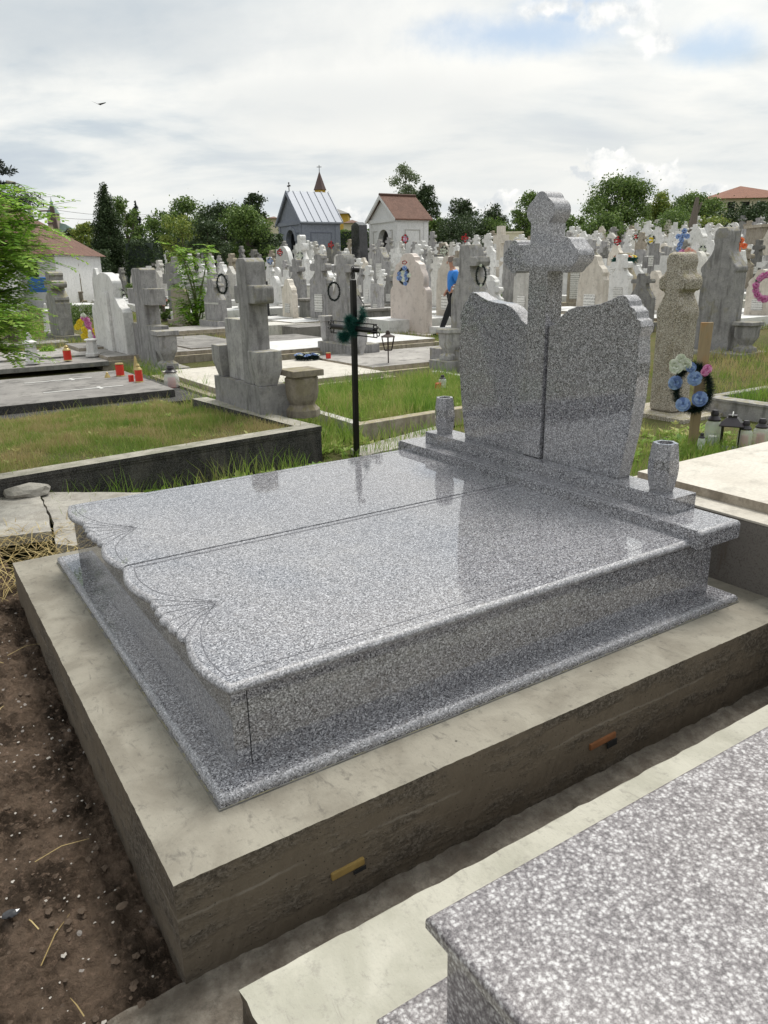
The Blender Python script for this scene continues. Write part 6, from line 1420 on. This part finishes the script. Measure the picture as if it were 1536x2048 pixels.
m = MB(); m.box(X0+.29, .055, 0, X0+.53, .145, .075, taper=.015); m.box(X0-.28, -.145, 0, X0-.06, -.055, .075, taper=.015); m.build('shoes', 'trousers_black', man, bevel=.015)
m = MB(); m.lathe([(.088, -.02), (.092, .05), (.07, .1), (.03, .118)], (X0+.048, 0, 1.685), 12); m.build('hair', 'hair_grey', man, smooth=True)
m = MB(); m.tube([(X0+.135, 0, 1.69), (X0+.165, 0, 1.645), (X0+.14, 0, 1.635)], [.012, .018, .012], 6); m.lathe([(.005, -.03), (.02, 0), (.005, .03)], (X0+.05, .085, 1.66), 6); m.build('nose_and_ear', 'skin', man, smooth=True)
m = MB(); m.tube([(X0+.05, .12, 1.50), (X0-.02, .20, 1.43), (X0-.1, .17, 1.34), (X0-.12, .12, 1.25)], .012, 6); m.box(X0-.02, .178, 1.06, X0+.08, .186, 1.10); m.box(X0-.03, .178, 1.13, X0+.06, .186, 1.16); m.build('shirt_print', 'white_paint', man)
# bird
p = pt(198, 209, 60); m = MB(); m.add([(-.25, 0, 0), (.25, 0, 0), (0, .06, .05), (0, -.06, -.03), (-.05, .5, .22), (.12, .45, .2), (-.05, -.5, .12), (.12, -.42, .1)], [(0, 2, 1), (0, 1, 3), (0, 4, 5, 1), (0, 1, 7, 6)]); b_ = m.build('bird', 'hole_dark', loc=tuple(p), rotz=YAW); tag(b_, 'small dark bird gliding in the cloudy sky at upper left', 'bird')

# ================================================================ grass
def blades(name, regions, mat, label, cat='grass', lean=.45):
    """regions: (polygon in plan, z function or value, density, height, width)"""
    VV = []; FF = []; base = 0
    for (poly, z, dens, h, wd) in regions:
        P = np.array(poly, float)[:, :2]; lo = P.min(0); hi = P.max(0); n = int((hi-lo).prod()*dens)
        q = lo+rng.random((n, 2))*(hi-lo); inside = np.zeros(n, bool); j = len(P)-1
        for i in range(len(P)):
            a, b = P[i], P[j]; c = ((a[1] > q[:, 1]) != (b[1] > q[:, 1])) & (q[:, 0] < (b[0]-a[0])*(q[:, 1]-a[1])/(b[1]-a[1]+1e-12)+a[0]); inside ^= c; j = i
        cl = np.sin(q[:, 0]*5.1+1.7)*np.sin(q[:, 1]*4.3+.6)+np.sin(q[:, 0]*13+q[:, 1]*9)*.6+rng.normal(size=n)*.5
        inside &= cl > -1.0; q = q[inside]; cl = cl[inside]; n = len(q)
        zz_ = np.array([z(a, b) for a, b in q]) if callable(z) else np.full(n, z)
        H_ = h*(.45+.8*rng.random(n)**1.6)*(1+.22*np.clip(cl, -1, 2)); th = rng.random(n)*6.283; ln = lean*H_*(.3+1.2*rng.random(n)); dx = np.cos(th)*ln; dy = np.sin(th)*ln; t2 = rng.random(n)*6.283
        wx = np.cos(t2)*wd/2; wy = np.sin(t2)*wd/2
        B = np.stack([q[:, 0], q[:, 1], zz_], 1); v0 = B-np.stack([wx, wy, 0*wx], 1); v1 = B+np.stack([wx, wy, 0*wx], 1)
        Mm = B+np.stack([dx*.35, dy*.35, H_*.6], 1); v2 = Mm+np.stack([wx, wy, 0*wx], 1)*.7; v3 = Mm-np.stack([wx, wy, 0*wx], 1)*.7
        v4 = B+np.stack([dx, dy, H_], 1)+np.stack([wx, wy, 0*wx], 1)*.12; v5 = v4-np.stack([wx, wy, 0*wx], 1)*.24
        VV.append(np.stack([v0, v1, v2, v3, v4, v5], 1).reshape(-1, 3)); o_ = base+6*np.arange(n)[:, None]
        FF.append(np.concatenate([o_+[0, 1, 2, 3], o_+[3, 2, 4, 5]], 0)); base += 6*n
    o = fastmesh(name, np.concatenate(VV), np.concatenate(FF), mat); return tag(o, label, cat, kind='stuff')
def weeds(name, spots, label, leaf='grass_green'):
    V = []; F = []
    for (x, y, z, r) in spots:
        n = random.randint(5, 9)
        for k in range(n):
            th = 6.283*k/n+random.uniform(-.3, .3); L = r*random.uniform(.6, 1.1); d_ = np.array([math.cos(th), math.sin(th), random.uniform(.3, .9)]); s_ = np.array([-math.sin(th), math.cos(th), 0])*L*.22; c = np.array([x, y, z]); i = len(V)
            V += [c, c+d_*L*.5+s_, c+d_*L*.9-[0, 0, L*.15], c+d_*L*.5-s_]; F.append((i, i+1, i+2, i+3))
    tag(fastmesh(name, np.array(V), np.array(F), leaf), label, 'weeds', kind='stuff')
def kl(x, y): c, s = math.cos(KD), math.sin(KD); return (2.62+c*x-s*y, 4.295+s*x+c*y)
def bedz(x, y):
    c, s_ = math.cos(KD), math.sin(KD); yl = -(x-2.62)*s_+(y-4.295)*c
    return -.052-.12*min(max((yl-1.2)/2.25, 0), 1)-.01
blades('grass', [([kl(-4.6, .17), kl(-.14, .17), kl(-.14, 3.4), kl(-4.6, 3.4)], bedz, 6500, .055, .0045), ([kl(-4.6, .13), kl(-.10, .13), kl(-.10, 3.4), kl(-4.6, 3.4)], bedz, 300, .11, .006)], 'grass_mixed', 'short sun dried grass with green patches inside the blackened kerb at left')
gf = lambda a, b: gz(a, b)-.02
blades('grass', [([(3.4, 4.95), (6.3, 5.15), (6.3, 7.4), (3.4, 7.4)], -.2, 1700, .17, .007), ([(2.66, 4.4), (3.3, 4.6), (3.4, 7.6), (2.5, 7.8)], -.3, 1500, .20, .007), ([(2.7, 4.0), (5.2, 4.0), (5.2, 4.85), (2.9, 4.75)], -.3, 650, .14, .007), ([(2.45, .9), (5.9, .9), (5.9, 3.9), (2.45, 3.9)], -.31, 1100, .11, .006), ([(4.9, -1), (6.6, -1), (6.6, 2.7), (4.9, 2.7)], -.31, 1200, .10, .006), ([(k3[0]+.2, k3[1]-4), (k3[0]+4, k3[1]-4), (k3[0]+4, k3[1]-.1), (k3[0]+.2, k3[1]-.1)], -.2, 1100, .15, .008), ([(2.8, 8.0), (3.1, 8.0), (3.3, 12), (2.7, 12)], -.3, 900, .22, .008)], 'grass_green', 'lush green grass between and inside the grave kerbs around the new tomb')
blades('grass', [([(-.4, 3.75), (2.4, 4.05), (2.4, 4.25), (-.4, 3.98)], -.33, 1100, .20, .007), ([(.2, 3.0), (2.4, 2.6), (2.6, 4.1), (.2, 3.8)], -.33, 240, .17, .006)], 'grass_green', 'long grass tufts growing at the foot of the blackened kerb')
far_rows = []
for (px, py, w_, h_) in ((130, 655, 3, 2), (80, 690, 3, 2), (40, 720, 3, 2.5), (270, 580, 5, 4), (640, 655, 3, 2), (560, 655, 2.5, 2), (740, 640, 3, 2.5), (800, 650, 3, 2.5), (890, 668, 3, 3), (1500, 640, 3, 3), (1440, 600, 4, 4), (430, 600, 5, 5), (560, 585, 5, 5), (690, 575, 6, 6), (960, 580, 6, 6), (1100, 580, 6, 6), (1250, 560, 8, 8), (200, 640, 3, 2), (1330, 640, 4, 3), (350, 690, 3, 2), (1520, 740, 4, 3), (1060, 680, 4, 3), (960, 720, 2, 2)):
    q = G(px, py); far_rows.append(([(q[0]-w_/2, q[1]-h_/2), (q[0]+w_/2, q[1]-h_/2), (q[0]+w_/2, q[1]+h_/2), (q[0]-w_/2, q[1]+h_/2)], gf, 420, .13, .012))
blades('grass', far_rows, 'grass_mixed', 'rough grass between the farther graves')
# straw and dry stems by the soil
V = []; F = []
for _ in range(900):
    c = np.array([random.uniform(-.9, .28), random.uniform(2.2, 3.3), 0]); 
    if c[0] > -.2 and c[1] < 2.3: continue
    c[2] = soil_z(min(c[0], -.2), c[1])+.012; th = random.uniform(0, 6.28); d_ = np.array([math.cos(th), math.sin(th), random.uniform(0, .35)]); L = random.uniform(.06, .26); s_ = np.cross(d_, [0, 0, 1])*.002; i = len(V)
    mid = c+d_*L*.5+[0, 0, L*.12]; e_ = c+d_*L; V += [c-s_, c+s_, mid+s_, mid-s_, e_+s_*.3, e_-s_*.3]; F += [(i, i+1, i+2, i+3), (i+3, i+2, i+4, i+5)]
for _ in range(34):
    c = np.array([random.uniform(-1.2, -.3), random.uniform(-.7, 2.2), 0]); c[2] = soil_z(c[0], c[1])+.012; th = random.uniform(0, 6.28); d_ = np.array([math.cos(th), math.sin(th), random.uniform(0, .15)]); L = random.uniform(.04, .16); s_ = np.cross(d_, [0, 0, 1])*.0015; i = len(V)
    mid = c+d_*L*.5+[0, 0, L*.1]; e_ = c+d_*L; V += [c-s_, c+s_, mid+s_, mid-s_, e_+s_*.3, e_-s_*.3]; F += [(i, i+1, i+2, i+3), (i+3, i+2, i+4, i+5)]
tag(fastmesh('dry_straw', np.array(V), np.array(F), 'straw'), 'dry yellow straw and stems scattered over the soil at left', 'straw', kind='stuff')


sp = []
for _ in range(420): a_, b_2 = kl(random.uniform(-4.4, -.1), random.choice([random.uniform(.1, 3.3), random.uniform(.12, .35), random.uniform(2.8, 3.3)])); sp.append((a_, b_2, bedz(a_, b_2), random.uniform(.03, .075)))
for _ in range(260): sp.append((random.uniform(3.4, 6.2), random.uniform(4.85, 7.3), -.2, random.uniform(.04, .10)))
for _ in range(160): sp.append((random.uniform(2.66, 3.3), random.uniform(4.3, 7.6), -.3, random.uniform(.05, .13)))
for _ in range(110): sp.append((random.uniform(-.5, 2.6), random.uniform(3.85, 4.1), -.31, random.uniform(.05, .12)))
for _ in range(260): sp.append((random.uniform(4.8, 6.5), random.uniform(.5, 3.4), -.31, random.uniform(.04, .11)))
weeds('weeds', sp, 'low broad leaved weeds scattered through the turf between the graves')
